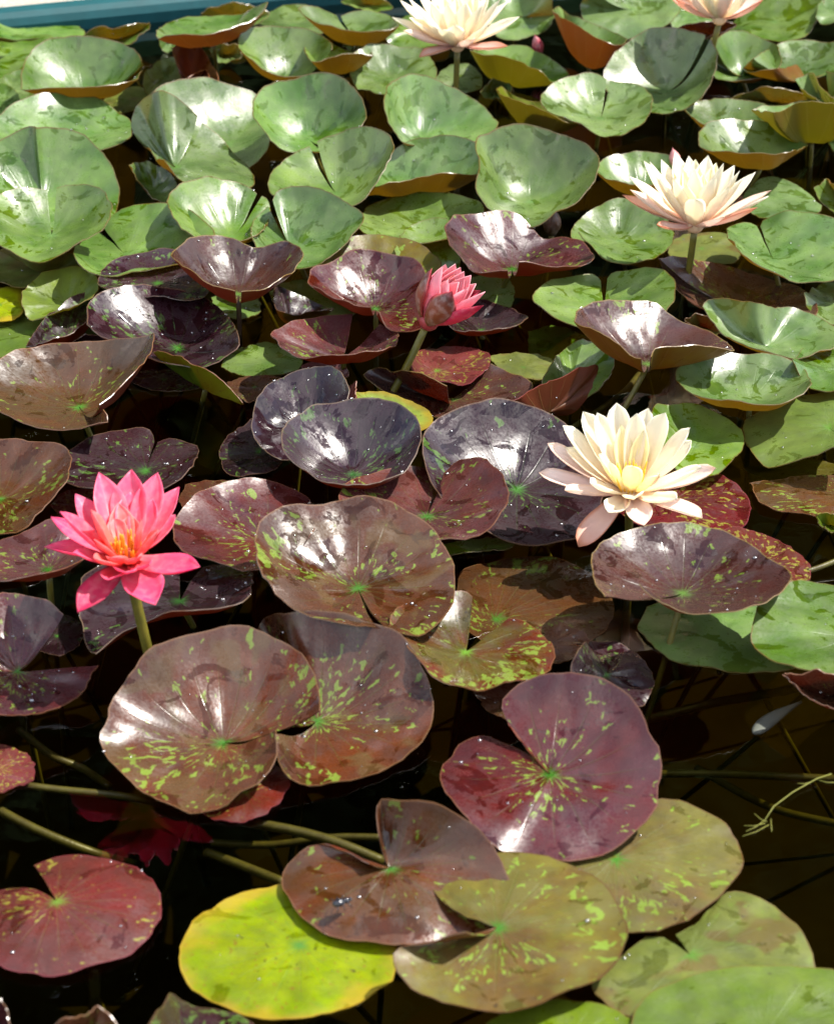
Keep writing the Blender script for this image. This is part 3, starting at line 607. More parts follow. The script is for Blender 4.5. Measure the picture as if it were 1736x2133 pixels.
 'E121': ('silver', [-71,2312,40.1, -40.3,2232.8,73.2, -60.8,2225.4,73.2, -83.4,2225.1,73.9, -104.8,2233.2,76, -128.9,2254.4,79.7, -144.1,2280.9,82.7, -149.5,2305.8,84.4, -148.1,2331.8,85.7, -138.4,2354.6,87.1, -120.4,2374.5,89, -93.2,2388.1,91.2, -60.7,2389.7,92.8, -34.1,2381.8,93.2, -11.3,2363.2,92.3, 2.1,2337.4,90.6, 3.7,2308.2,87.9, -1.6,2274.5,83.1, -14.5,2246.6,77.5]),
 'E122': ('purple', [-183.4,2436.1,3, -230.2,2432.1,2, -224.9,2468,2, -204.6,2504.9,2, -188.5,2523.6,2, -163.7,2486.3,2, -155,2426.1,2, -164.3,2391.1,2, -191.2,2379.6,2, -219.1,2385.3,2]),
 'E123': ('yellow', [-30,2489.3,26, -75.4,2522.4,36, -44.6,2524.9,36, -15.9,2507.2,36, 6.8,2484.6,36, 17.9,2459.9,36, 13.9,2435.6,36, -15.5,2415.3,36, -48.8,2427.2,36, -74.7,2467.3,36]),
 'E124': ('green', [68.7,2216.5,2, 29.7,2221.7,2, 48.2,2232,2, 79.7,2237.2,2, 105.7,2232,2, 100,2216.5,2, 68.5,2206.2,2, 32.1,2201.1,2]),
 'D94': ('redbrown', [277.5,2569.5,50.5, 260.3,2480.2,100.7, 236.7,2503.4,106.9, 210.5,2532.4,108.7, 189.5,2559.2,105.5, 189.4,2585,103, 195.6,2611.9,100.7, 220.9,2640.3,97.3, 263.8,2661.4,90.9, 295.2,2671.4,83.8, 309.5,2662.5,78.1, 325.8,2649.8,71.1, 346.1,2638,66.2, 366.4,2603.9,66.1, 375.1,2537.5,83.1, 336.6,2513.1,102.3, 301.1,2498.3,109.9, 278.3,2493.5,108.5, 270.3,2476.3,104.4]),
 'D95': ('bronze', [425.2,2828.5,7.5, 316.1,2862,62.4, 347.9,2890.9,50.6, 383.4,2917.2,33.7, 426.7,2928.4,18.3, 471,2916.8,9.4, 509.3,2878.8,10.3, 514.9,2796.9,28.7, 507.6,2749.4,33.6, 470.8,2737.8,30.2, 422.4,2740.5,29, 371.6,2768.6,29.5, 349,2795.5,30.7, 333.3,2860.6,32.2]),
 'C40': ('green', [-488.8,2944.2,60.3, -490.3,3024.7,96.9, -469.4,3027.1,100.8, -441.5,3014,103.9, -420.8,2992.1,102.9, -407.2,2948.2,96.6, -414.9,2897.4,85.4, -441.7,2873.9,76.3, -481.1,2842,63.6, -513.4,2859.4,66.9, -546.5,2875.3,74.4, -567.9,2917.4,85.3, -571.2,2963.4,93.8, -562.6,2992.9,97.1, -533.6,3016.5,96.7, -503.8,3026.2,94.2]),
 'A41': ('green', [-527.9,3127.4,30.7, -540.5,3194.8,118.6, -525.6,3213.2,114.7, -489.1,3216.9,104.6, -456.2,3197.2,88.8, -429.7,3162.8,68.8, -418.4,3124.7,51.3, -419,3092.2,39.2, -422.7,3067.8,33.4, -455.8,3037.5,31.7, -505.9,3018.6,36.1, -570.8,3014.8,41.2, -601.1,3046.3,53, -618.7,3104.6,72.2, -613.7,3167.9,90.6, -593.1,3194.1,100.9, -560,3208,111.5, -543.9,3203.1,116.2]),
 'A42': ('green', [-518.6,3375.2,30.6, -503.1,3262.3,47.2, -575.5,3279.7,49.4, -635.3,3324.7,49.6, -638.6,3372.3,56.7, -628,3399.8,61.8, -611.4,3437.5,67.2, -564.3,3473.2,68.3, -526,3487.9,63.9, -485.5,3489.3,52.5, -454.1,3464,38.4, -434.5,3436.3,33.1, -426.9,3320.3,53.5, -454.5,3281,51.2, -489.3,3263.9,46.5]),
 'A43': ('green', [-519.4,3563.2,35.6, -435.8,3625.3,61.4, -433.2,3520.3,78, -460.8,3481.9,79.8, -514.9,3467.1,80.4, -564.4,3478.2,75.8, -602.5,3488.9,70.4, -613.1,3529.2,74.9, -613.6,3562.9,82.7, -609.9,3594.7,91.5, -590.1,3625.7,99.9, -550.6,3645.2,103.7, -508.2,3647,101.5, -469.4,3638.9,97.9, -443.8,3609.8,93.5, -428.1,3564.1,88.5]),
 'A44': ('green', [-669.3,3966.3,12, -726.9,3900.4,39.3, -728.2,4031.1,20.4, -706.2,4052.3,20.6, -681.9,4059.2,20.1, -639.5,4054.8,15.4, -602.3,4023.7,8.1, -579.5,3986.8,5.4, -575.3,3940.2,6.9, -625,3888,19, -705,3880.7,23.1]),
 'A45': ('green', [-680.7,3823.9,16.9, -710.5,3752.5,50.6, -708.4,3901.5,19.6, -660.2,3907.3,21.1, -616.4,3876.4,26.2, -607.9,3798,31.4, -638.6,3755.6,21, -683,3726.4,4, -719,3755.2,4.7]),
 'A46': ('green', [-651.5,3675.4,8, -682.1,3635.2,30.1, -665.7,3722.9,15.8, -644.4,3737.8,14.8, -610.9,3690.3,6.8, -607.5,3636.3,4, -651.3,3621.3,6.9, -682.9,3628.3,8.5]),
 'A47': ('green', [-663.4,3602.9,11.9, -680.7,3558,37.4, -671.3,3659.1,19.4, -650.7,3649,17.2, -627.7,3585,23.9, -633.4,3559.8,19.4, -653.2,3536.8,11.9, -678.7,3554.5,11]),
 'A48': ('olivegreen', [-469.9,3632.3,3, -506.8,3630.6,2, -486.3,3690,2, -452.6,3704,2, -433.5,3669.3,2, -432.9,3623.9,2, -462.3,3575,2, -490.1,3586,2]),
 'A48b': ('limegreen', [-410.1,3716.9,13.8, -441.6,3659.8,21.5, -438.5,3695.7,29.3, -425.3,3758.7,24.1, -403.1,3777.6,27.5, -382.1,3764.8,28.5, -371.5,3682.1,21.8, -400.9,3658.1,12.4, -432.3,3657.2,3.8]),
 'A49': ('green', [-520.5,3930.6,10, -568.8,3866.1,27.9, -541,3877.7,40.8, -507.2,3867.9,45.6, -483.7,3874.8,45.1, -462.2,3900.3,41.8, -455,3923.9,37.6, -456.7,3905.3,33.5, -469.6,3884.8,27.6, -483.6,3860.4,21.4, -524.1,3859.5,19.2]),
 'A50': ('redgreenback', [-328,3702.4,77, -242.2,3749.3,125, -247.1,3675.4,131.7, -264.5,3645.5,129.5, -290.2,3621.3,128.7, -330.5,3593.2,127, -378.7,3585.8,124.8, -413.1,3639.3,110.4, -405.2,3772.2,84.8, -368.9,3809,85.2, -329.3,3821.5,85.3, -292,3811.2,86.1, -266,3785,106.6]),
 'A51': ('green', [-318.9,4052.4,10.1, -373.4,3985.2,31.5, -346.6,3989.3,44.7, -313,3986.6,51.5, -280.8,3998.1,44.5, -256.3,3999.9,32.8, -272,3977.2,23, -321.5,3971.6,18.8, -364.1,3986.9,19.9]),
 'A52': ('green', [-214.3,3981.1,15.8, -287,3996.5,5.6, -271,4028.9,15, -242.7,4054.3,24.2, -209.3,4062.5,27.7, -174.9,4042.8,23.5, -148.4,4001.2,19.6, -154.6,3935.9,19.3, -202.6,3903.4,15.6, -260.7,3918.7,12.3]),
 'A53': ('green', [-98.2,3812.8,40.5, -128.5,3905.2,57, -107.6,3917.4,60.6, -74.9,3915.5,61.2, -41.3,3886.3,58, -30.6,3754.6,84, -63.9,3726.9,86.5, -94.9,3722.7,87.9, -126.1,3726,89.2, -158.8,3750.1,91.9, -183.8,3787.8,93.5, -196.1,3836.2,92.9, -178.9,3860.6,87.7, -156.1,3889.9,73.5, -136.6,3906.9,58.1]),
 'A54': ('green', [-206.1,3642.9,35.4, -146.9,3717.7,42, -149.4,3579.4,69.2, -178.5,3554.4,70.1, -204.5,3552.1,72.4, -231,3559.8,77.5, -255.3,3580.2,84.6, -275.6,3607.4,91.1, -284.7,3645.3,97.4, -279,3678.6,101.5, -254.1,3700.6,102.3, -211.8,3717.6,98.4, -172.9,3712.4,93.7, -144.7,3678.8,90.3, -135.1,3618.3,91.4]),
 'A55': ('green', [-125.4,3672.1,39, -69.6,3605.3,89.5, -111.7,3591.4,90.2, -141.5,3580.3,89.3, -163.8,3573.1,88.6, -175.8,3609.9,88.7, -183.8,3748.1,55.4, -172.8,3788.1,52.7, -148.9,3782.2,51.4, -116.4,3750.1,47.4, -81.3,3760.8,41.4]),
 'A56': ('green', [-43.2,3658.8,29.9, -93.5,3592.7,37, -107.3,3635.7,49.9, -106.2,3691.5,58.9, -75.7,3725.7,62.8, -32,3728.8,61.8, 5.5,3720.9,58.7, 26.3,3681.5,50.3, 30.7,3637.7,41.2, 9.1,3593.4,32.8, -51.6,3580.7,30.9]),
 'A57': ('orange', [-359.2,3650.7,30.3, -390.4,3642.3,85, -377.7,3696,79.1, -355.5,3705.4,72.7, -340.2,3682.7,64.3, -314.3,3606.5,49.6, -324.6,3591.3,51, -334.6,3627.9,60.5, -344.3,3606.3,60, -365.7,3585.4,53, -388.5,3705.1,34.2]),
 'A58': ('green', [-282.6,3401.6,16.8, -301.9,3273.9,20.3, -351.7,3288.5,37.1, -383.9,3343.6,61.3, -402.5,3405.2,80.3, -390.6,3452.6,89.3, -356.4,3479.4,89.1, -325.6,3505.2,83.2, -286.2,3527,68.7, -250.3,3538.4,46.7, -233.7,3497.7,26.2, -217.1,3316.4,54.9, -224.9,3284.8,43.8, -245.5,3267.8,30.2, -273.7,3272.5,17.1]),
 'A59': ('green', [-348.3,3217.8,51.1, -316.6,3329.2,72.6, -293.4,3315.1,59.2, -263.8,3287.2,42.8, -244.4,3253.1,33.6, -234.7,3217.1,31.4, -238.7,3173,36.4, -282.5,3127.5,57.4, -314,3107.1,69.8, -331,3098.1,77.7, -353.1,3127.5,89.7, -398,3282.1,56.7, -416.7,3301.6,71.7, -419.1,3318.3,85.6, -411.4,3334.5,100.5, -379.8,3290.5,134.6, -361.9,3319.4,126.5, -341.1,3313.3,111.8, -320.8,3303.6,92.4]),
 'A60': ('green', [-158.7,3326.2,50.5, -123.5,3237.4,71.4, -151,3230,68.4, -181.9,3222,67.8, -206.8,3241.2,75.9, -219.7,3266.3,86.3, -236.8,3289.4,96.1, -240.3,3317.1,104.5, -236.7,3344.7,111.7, -212.6,3375.6,120.1, -177.5,3393.4,125.8, -141.9,3397.8,126.5, -104.9,3378.7,120.4, -82.8,3339.9,109.6, -74.5,3306,99.7, -81.7,3275.5,90.2, -102.9,3249.3,80.2]),
 'A61': ('green', [-113.4,3117.9,50.4, -142.6,3202.2,92, -111,3208.5,107.8, -76.3,3194.1,120.3, -45.3,3164.3,122.7, -32.8,3130.1,117.8, -41.1,3085.4,106, -60.5,3041.4,88.1, -82.4,3015.5,76.1, -110,3017.4,71.8, -149.7,3025.8,70.5, -183.5,3044.9,69.8, -205.1,3077.8,70.1, -204.7,3135.3,72.3, -186.7,3185,78.3, -153.3,3207.8,84.1]),
 'A62': ('green', [11.7,3169.5,33.4, 97.3,3138.3,74.7, 61.7,3111.4,83.1, 29.4,3101,84.3, -4,3097.2,83.7, -27.3,3089.6,80.3, -54.6,3081.1,73, -74.8,3138.4,35.7, -74.6,3195.9,32.5, -57.7,3230.5,43.2, -39.8,3252.3,56.2, -14.7,3262.6,69.2, 25.7,3254.1,83.5, 56.8,3238.9,89.1, 80.6,3219.9,89, 95.6,3180.7,83.6, 99,3152.2,78.7]),
 'A63': ('green', [-382.3,3224.4,10, -418.1,3250.4,40.6, -406.5,3271.6,37.6, -378.4,3269.9,33.1, -345.7,3213.6,25.4, -354.7,3170.9,18.2, -368.7,3160.2,19.6, -391.1,3184.8,31.7]),
 'C64': ('green', [-249.5,2972.9,45.4, -214.9,3072.3,65.2, -204.6,3063.8,60, -201.8,3032.2,51.7, -207.9,2901.9,78.1, -244.2,2874.6,74.7, -282.6,2883.2,75.8, -309.8,2908.8,82, -330.9,2951.6,91.8, -334.9,2984,97.9, -328.9,3005.7,100.9, -307.7,3032.6,102.1, -273,3057.1,96.6, -240.9,3064.4,86, -220.1,3054.8,76.4]),
 'C65': ('green', [-388.6,2922,40.6, -431.2,3017.5,38, -413,3034,53.1, -386,3035,66.1, -350.7,3021.5,74.4, -309.1,2995.9,75.7, -284.1,2964,71.5, -269.8,2925,64.9, -283.1,2880.1,60, -323.2,2834.2,59.5, -365.2,2818.6,59.6, -397.9,2805.1,58.8, -425.7,2812.1,62.5, -446.7,2849.2,68.6, -457.8,2997,27.5, -439.5,3026.5,27.8]),
 'C66': ('green', [-165.9,2935.2,45.4, -195.2,3000.9,85.5, -188.1,3017.8,92.7, -165.3,3022.8,99, -128.7,3003.7,99.7, -91.6,2970.8,92.2, -71.1,2943.8,84.6, -80.8,2912.8,77, -102.2,2879.2,67.3, -124.2,2852.3,58.4, -155,2837.1,54.2, -182.9,2835.7,58.9, -205.6,2856.4,70.2, -217.6,2895.1,81, -220.8,2991.6,63.5, -203.6,3024.7,66.1]),
 'C67': ('green', [-5.3,3032.7,30.2, -81.3,2983.3,57.8, -72.5,3090.4,34.9, -46,3122.2,37.9, -5.4,3129.8,44.2, 41.8,3112.7,51.1, 81.4,3080,57.1, 92.4,3036.8,56.9, 79.6,2991.9,54.3, 40,2949.8,51, -11.6,2937.7,49.2, -56.9,2954.1,49.2]),
 'D68': ('green', [7.8,2958.3,29.9, -30.7,2914.3,52.2, -15.1,3003.4,42.4, 7.9,3024.2,46.5, 29,3025.4,48.1, 44,3012.5,45.7, 53.3,2971.5,34.8, 59.3,2934.3,26.2, 46.1,2900.9,19.9, 14,2888.6,20.5, -17.9,2905.2,28.5]),
 'B69': ('green', [158.6,3099.3,45.7, 118.8,3002.2,67.5, 99.3,3008.3,75.5, 86.4,3022.2,83.9, 80.2,3041.8,93.6, 87.4,3080,110.2, 81.6,3124.8,122.7, 101,3153.3,128.3, 138.7,3173.9,129.9, 180.2,3175.5,125.7, 219.9,3154.6,117.1, 246,3124.5,108.6, 252.3,3095.5,102.1, 241.8,3050.7,91.4, 220,3020.7,81, 197,3001.5,71.3, 156.6,2980.6,59, 138.4,2998.8,58.4]),
 'B70': ('green', [10,3349.6,45.5, 22.3,3254,68.1, -5.6,3253,71.4, -20.8,3246,75.5, -35.6,3273,89.7, -47.1,3306.9,106.7, -46.7,3336.3,116.1, -40.7,3375.7,120, -15.1,3417.4,117.4, 8.7,3430.3,113, 31.9,3429.5,106.5, 64.4,3419.2,95, 93.7,3394.6,82.6, 114.5,3361.4,72.1, 119.6,3336.8,67.6, 93,3292.9,65.3, 50.3,3260.4,67.9]),
 'B71': ('green', [278.2,3421.3,50.2, 297.6,3505.4,79.3, 308.4,3501.1,80, 340.2,3484.4,82, 356.3,3448.3,80.9, 354.5,3408.7,77.5, 342.7,3367.5,69.8, 318.7,3339.7,61.3, 299.9,3325.3,58.4, 268.2,3331.1,62.2, 240.4,3345.5,68.1, 211.9,3362.2,71.8, 191.8,3394.2,75.2, 186.3,3417.1,78.3, 194,3446.1,83.2, 217.3,3475.9,88.8, 248.2,3502.6,91.8, 271.5,3508.4,89, 291.1,3499.6,83.6]),
 'B72': ('olivegreen', [179,3464.9,14.8, 123.4,3533.5,55.5, 134.7,3597.7,36.9, 151.3,3570.1,33.2, 182.2,3549.7,30.9, 211.4,3530.5,29.9, 245.6,3475.9,31.8, 245.3,3404.2,48, 222.7,3349.6,70.4, 188.5,3384.9,74.8, 150.3,3422.6,76.4, 129.7,3461,75.7]),
 'B73': ('green', [390.8,3572.1,40.3, 457.5,3583.5,120.1, 465.7,3553.8,104.4, 456.8,3514.2,83.2, 437.6,3482.6,62.6, 411.3,3469.6,48, 381.7,3463,38, 352.8,3477.4,36.6, 320.7,3494.4,40.6, 294.5,3530.1,51.3, 292.9,3568.7,64.3, 300.4,3595.2,74.9, 328.9,3632.9,93.6, 365,3654.4,108.6, 402.3,3648.5,116, 434.3,3626.7,117.6, 452.3,3603.1,117.5]),
 'B74': ('green', [365.5,3932.4,58.4, 293.7,3920,99.8, 339.4,3989.4,99.6, 397.3,3992.1,98.8, 436.1,3958.5,83.8, 445.6,3921.7,70.1, 439.3,3891.7,58.8, 417.5,3867.8,47.3, 381,3859.5,35.9, 344.8,3858.5,30.4, 312.9,3864.5,31.7, 289.7,3886.2,39.7, 279,3919,54.3, 278.3,3939.7,64.5]),
 'B75': ('redgreenback', [281.2,3775.6,15.8, 227.9,3871.8,75.9, 243.9,3950.9,56.8, 262.4,3913.3,51.9, 293.3,3884.1,48.7, 337.5,3824.4,47.4, 335,3686.5,82.2, 306.4,3637.7,95.2, 270.6,3677.5,99.4, 250.3,3727,101.7, 232.5,3758,101.4]),
 'B76': ('green', [171.7,3982.4,29.8, 235.6,3958,41.9, 226.2,3925.3,28.7, 192.9,3907.4,17.7, 156.7,3898.4,14.7, 132.5,3913.8,22.3, 117.1,3960.3,41.1, 135.6,4040.7,58.5, 186,4050.8,68.3, 222.7,3949.2,78.3]),
 'B77': ('green', [149.4,3683,15.8, 104.7,3785.2,41.4, 151,3790.8,41.2, 183.1,3780,40.7, 212.8,3737.3,38.6, 238.3,3696.7,32.2, 244.8,3671.9,31, 219.5,3620.7,37.6, 197,3566.2,70.7, 160.8,3606.4,75.7, 123.7,3636,76.8, 85.9,3653.9,75.5]),
 'B78': ('green', [68.3,3720.5,8.5, 28.8,3683,21.5, 49.2,3769.1,12.3, 81.2,3783.3,11.6, 104.4,3751,6.1, 102.8,3682,5.6, 71.3,3659.1,4, 40.4,3673.7,6.1]),
 'B78b': ('green', [125.7,3668.1,8.1, 101,3613.9,21.6, 116.8,3638.8,31.2, 140,3643,31.4, 151.1,3626.6,25.1, 139.2,3609.3,16.8, 112.9,3621.3,8.5]),
 'B79': ('green', [524.3,3670.4,29.9, 472.8,3666.6,91.1, 505.7,3729.4,85.7, 545.5,3732.6,79.9, 575.4,3700.5,72, 579.6,3640.6,64.1, 551.7,3596.3,54, 509.8,3592.2,49.1, 472.1,3614.4,47.7, 476.1,3733.4,40.8]),
 'B80': ('green', [624.1,3641,35.3, 527.9,3701.7,31.3, 530.4,3611,81.3, 587,3733.4,58.6, 635.4,3746.4,63.2, 678.2,3727.5,70.3, 713.8,3694.3,74, 724.8,3664.1,68.1, 704.2,3713.7,43.4, 682.8,3736.9,33.9, 637.9,3742.9,26.1, 564.1,3570.3,76.3, 523.7,3590.2,64]),
 'B81': ('green', [610.9,3949,32, 526.8,3991.1,3.9, 552.7,4006.6,17.8, 580.1,4039.6,41.8, 628.9,4041.9,66.7, 681,4004.4,78.2, 694.2,3949.5,69.8, 670.1,3884.5,48.6, 646.2,3850.9,34.6, 597.1,3853.7,28.6, 546.8,3879.6,29.3]),
 'B82': ('green', [712.2,3901.2,59.9, 668.9,3869.4,65.9, 683.5,3931,67.2, 707.7,3960.1,74.9, 745.8,3944.4,79.8, 740.7,3859,73.3, 698.8,3842.7,63.7, 677.4,3858.3,59.5]),
 'B83': ('green', [472.2,3444.6,20, 409.8,3489.6,44.7, 419.2,3509.8,45.2, 466.1,3523.2,44.3, 520.3,3509.3,45.4, 547.2,3470.5,46.9, 547.1,3416,49.8, 513.5,3382.4,53, 468.5,3367.9,53.8, 433.4,3376.4,55.2, 414.2,3402.2,58.7]),
 'B84': ('green', [561.4,3616.8,10.2, 489.4,3556.2,31.8, 513.9,3559.6,43.2, 549,3544.4,51.7, 595.7,3552.8,44.8, 618.9,3552.2,35.5, 609.4,3535.1,29.9, 549.5,3533.5,25.7]),
 'B85': ('green', [589.3,3351,41.2, 506.9,3421.9,62.9, 527.6,3441.5,62, 557.2,3443.5,61.2, 581.7,3462.7,62.1, 638.6,3466,63.9, 669.3,3420.9,74.7, 652.2,3292.8,109.6, 608.2,3296.8,116.2, 554.3,3297.2,116.1, 529.8,3279.9,114.3, 509.3,3272,112.7]),
 'B86': ('green', [501.4,3250.9,40.4, 577.1,3313.7,45.5, 531.1,3174.1,89.7, 492.4,3165.4,90.9, 449.7,3181,86.3, 412.9,3216.4,79.4, 407.1,3246.5,79, 415,3284.2,81.8, 434,3318.2,84.1, 471.7,3336.5,81.1, 509.4,3349,72.8, 538.2,3339.3,61.4, 556.4,3326.8,52.5, 571.9,3322.6,46.6]),
 'B87': ('green', [644.1,3474,40.2, 580.4,3494,87.1, 604.9,3511.9,90.2, 609.5,3468.9,92, 617.7,3433,87.9, 628.5,3411.2,84.2, 670.1,3430.6,82.6, 692.8,3516.1,67.8, 703.4,3444.2,62.5, 668.5,3409.7,63.5, 631.7,3409.4,69, 599.5,3442.5,78.4, 584.5,3468.3,83]),
 'B87b': ('green', [650,3458.4,30.4, 624.7,3486.3,99.7, 643.8,3481,98.5, 681.1,3505.1,94.8, 703.1,3453.2,82.3, 673.1,3394.7,65.2, 660,3518.7,39.7, 651,3546.1,45.6]),
 'B88': ('green', [326,3190.2,20, 254.2,3201.2,56, 272.7,3239.3,57.5, 305.4,3257.8,57.8, 341.3,3260.8,57.4, 369.8,3236.5,57.1, 376.4,3164.7,63, 352.3,3124.3,60.9, 318.4,3122.3,60.2, 285.8,3136.5,59.6, 260.7,3164.8,57.9]),
 'D89': ('green', [276.6,2996.6,29.8, 209.9,2962.1,45.8, 209.6,2992.5,47, 221.5,3028,48.4, 247.1,3059.5,53.3, 281.2,3073.8,58.1, 313.3,3059.2,56.9, 341.6,3031,50.7, 349.1,2986.3,41.2, 338.5,2952.4,33.8, 314,2928.1,28.9, 280.3,2916.2,29.2, 251.6,2922.9,36, 229.2,2940.5,46.6, 218,2962.3,56.8]),
 'D90': ('green', [471.7,2893.6,45.3, 467.3,3002.4,49.9, 475.3,3011.5,55.3, 509.2,3002.7,68, 544,2978.4,75.9, 567.6,2955.1,76.5, 586,2906,69.5, 576,2838,57.9, 536.4,2794.7,55.4, 491.4,2781.7,63.8, 459.6,2779.5,73.5, 429,2791,85.1, 409.2,2825.7,93.5, 419.7,2986.6,49.5, 449,3013.1,49, 463.4,3006.4,48.2]),
 'D91': ('green', [522.1,3182.5,15.7, 460,3155.5,19.3, 482.6,3226.5,16.6, 514.5,3259.7,19.9, 548,3244.9,15.3, 576.5,3196.2,8, 572.4,3146.5,10.5, 523.3,3112.7,11.3, 484.1,3124.8,12.1]),
 'D92': ('green', [610.9,3104.4,40, 552.3,3096.4,66.2, 567,3108.3,71.5, 573.6,3112.9,73.2, 578.2,3079,76.7, 613.7,3077.8,72.2, 623.2,3047.8,59.4, 596.1,3038.3,49.2, 577.7,3059.1,47.7, 563.7,3087.5,50.5]),
 'D92b': ('green', [654.2,3330.5,39.9, 604.8,3344.6,49.7, 614.1,3368.5,50.6, 631.5,3374.7,51.3, 671.4,3378.2,54.5, 680.6,3308.3,59.5, 654.3,3272.5,50.7, 621,3280.9,46, 610,3311.3,47.1]),
 'D93': ('green', [239.1,2764.6,30, 249.5,2855.6,36.5, 256.6,2861,41, 274.4,2851.2,50, 304.2,2832.9,62.2, 323.3,2806.1,66.5, 328.4,2760,63.5, 319.4,2725.8,57.7, 301.1,2692.8,49.8, 257.6,2668,41.7, 221.9,2668.7,41.3, 200.9,2677.5,43.7, 172.1,2702.5,49.2, 152.3,2733.7,52.1, 147.3,2758.5,52.2, 155,2792.9,50.1, 179,2837.1,46, 214.7,2857,41.4, 233.7,2865.3,37.7, 240.7,2855.2,34.6]),
 'D96': ('green', [438.7,2674.9,23.8, 356.3,2692.8,70.8, 361.9,2702.8,74.1, 388.2,2698.6,78, 423.3,2690.8,75, 468.7,2740.4,45.7, 504.9,2726.9,40.6, 526,2686.1,39.7, 516.3,2643.3,40.2, 488.1,2613.8,42.6, 452.9,2594,45.7, 415.1,2611.2,50.3, 383.3,2640.9,51.2, 366.1,2674.7,54.9]),
 'D97': ('green', [394,2508.9,30, 456.5,2463,76.9, 442.8,2443.4,74.3, 413.2,2427.2,71.4, 371.8,2429.9,68.8, 337.3,2445.8,65.1, 314.9,2469.3,61.3, 306.2,2522.8,56.8, 315.1,2554.2,54.7, 347.2,2585.2,52.5, 384.1,2597.1,51.3, 422.5,2596.3,50.4, 452.8,2581.9,47.7, 468.1,2556.5,43.4]),
 'D98': ('green', [544.3,2813.3,19.9, 496.1,2782.8,45.3, 527.4,2868,19.3, 555.2,2882.9,17.5, 582.6,2855.1,16.1, 567.1,2767.1,28.8, 532.9,2742.4,25.4, 510.3,2755.9,27.2, 500.6,2776.4,31.3]),
 'D99': ('green', [510.5,2599.8,29.9, 450.7,2564.4,58.7, 485.4,2666.2,24, 523.6,2679.8,21.5, 555.4,2654.4,21.8, 534.5,2540.6,44.8, 497.4,2520.7,40.7, 469.6,2525.2,39.7, 459.1,2554.7,44.2]),
 'G100': ('limegreen', [478.3,2444.5,30.1, 503.1,2372.3,85.9, 500.5,2348.3,71.1, 468.3,2349.6,54, 433.8,2358,36, 400.9,2367.7,20.9, 388.1,2397.6,14.7, 381.7,2435.4,13.5, 382.4,2474.5,14.5, 397.1,2502.7,15.9, 419.2,2520.7,17.7, 467.8,2542.9,23.1, 502.6,2546.1,26, 528.5,2527.9,25.5]),
 'G101': ('green', [319.8,2416.7,19.6, 268.4,2389.5,58.7, 274.9,2458.8,47.9, 294.5,2480.9,43.6, 323.6,2486.6,38.1, 357.1,2474.8,30.9, 374.5,2452.4,26.7, 377.4,2419.6,25, 363.1,2378.3,25.1, 341,2349.1,21.7, 317.6,2338.4,21.4, 288,2348.9,28, 273.8,2378.3,39.9]),
 'G102': ('bronze', [486.4,2323.4,5, 377.7,2352.9,6, 399.5,2360.8,6, 420.7,2364.2,6, 449.1,2372.2,6, 475.4,2368.8,6, 507.7,2355.2,6, 517.4,2316.1,6, 495,2278,6, 460.7,2272.6,6, 425.6,2283.4,6, 400,2290.9,6, 380.6,2310.6,6]),
 'G102b': ('limegreen', [455,2259.7,6, 432.8,2236.3,29.1, 446.6,2244.6,28, 460.6,2238.5,25.4, 463.7,2223.5,22, 450.6,2221.2,19.7, 439.8,2235.2,18.3]),
 'C125': ('limegreen', [-457.6,2813.8,19.7, -507.3,2778.2,35.9, -510.6,2822.7,35.4, -493.4,2862.3,38.4, -470,2878.1,41.7, -433.9,2864.6,44.9, -410.2,2809.9,50, -415,2770.4,46.1, -439.1,2753.8,40.3, -469.3,2750.7,32.3, -494.9,2758.3,24.1]),
 'C126': ('limegreen', [-498.7,2764.3,3, -572.8,2764.3,3, -555,2808.4,3, -508.2,2830.8,3, -450.6,2823.3,3, -395.4,2778.9,3, -385.2,2742.7,3, -442.4,2710.1,3, -488.2,2690.6,3, -523.6,2685,3, -558.5,2714.4,3]),
 'C126b': ('yellow', [-544.7,2827.8,11.3, -563.8,2785.7,37.2, -564.5,2875.4,13.9, -552.9,2881.4,11.2, -527.9,2882.3,7.3, -516.1,2851.4,4, -511,2793.3,10, -535.9,2770.5,12.3, -561.7,2779.7,16.2]),
 'C127': ('olivegreen', [-510.8,2944.3,10, -586.4,2969.7,7.4, -569.9,2995.5,17.5, -518.3,2887.9,56.7, -485.3,2877,54.6, -459.1,2914.3,45.3, -442.5,2905.3,38.8, -456.1,2882.2,30.3, -511.3,2862,19.9, -552,2879.7,18.9]),
 'C128': ('green', [-138.1,2859.1,6, -196.3,2879.8,5, -172.4,2914.1,5, -146.9,2918.9,5, -107.1,2879.8,5, -75.3,2824.9,5, -104.7,2801.1,5, -142.8,2815.9,5, -181.1,2830.9,5]),
 'C129': ('brown', [-162.7,2777.2,11.9, -117.6,2816,13.2, -108.2,2765.9,30.7, -138.5,2731.5,42.5, -162.2,2722.6,47.9, -175.9,2730.3,51, -182,2756.9,53.6, -181.7,2836.9,36.6, -167.8,2830.7,30.5, -143,2830.7,18.8]),
 'C130': ('green', [-238.1,2837,5, -271.8,2866.6,4, -247.7,2885.1,4, -213.6,2869.6,4, -205.7,2821.1,4, -232.5,2800.3,4, -262.7,2828.6,4]),
 'C132': ('purple', [-401.3,2700.9,10.1, -428.4,2645.8,40.3, -409.5,2662.8,44.1, -384.8,2664.3,42.1, -360.9,2660.1,34.9, -369.3,2641,29.5, -408.7,2646.8,26.7]),
 'D134': ('olivegreen', [392.5,3025.6,6, 346.6,3044.8,5, 378,3079,5, 425.6,3084.1,5, 446.5,3033,5, 430.2,2978.3,5, 388.1,2983.2,5, 350.3,2999.7,5]),
 'D135': ('olive', [368,2759.4,12.1, 337.3,2719,39, 358.7,2733.2,40.4, 376.1,2723.8,36.7, 384.8,2704.9,29.6, 361.7,2710.6,21.6]),
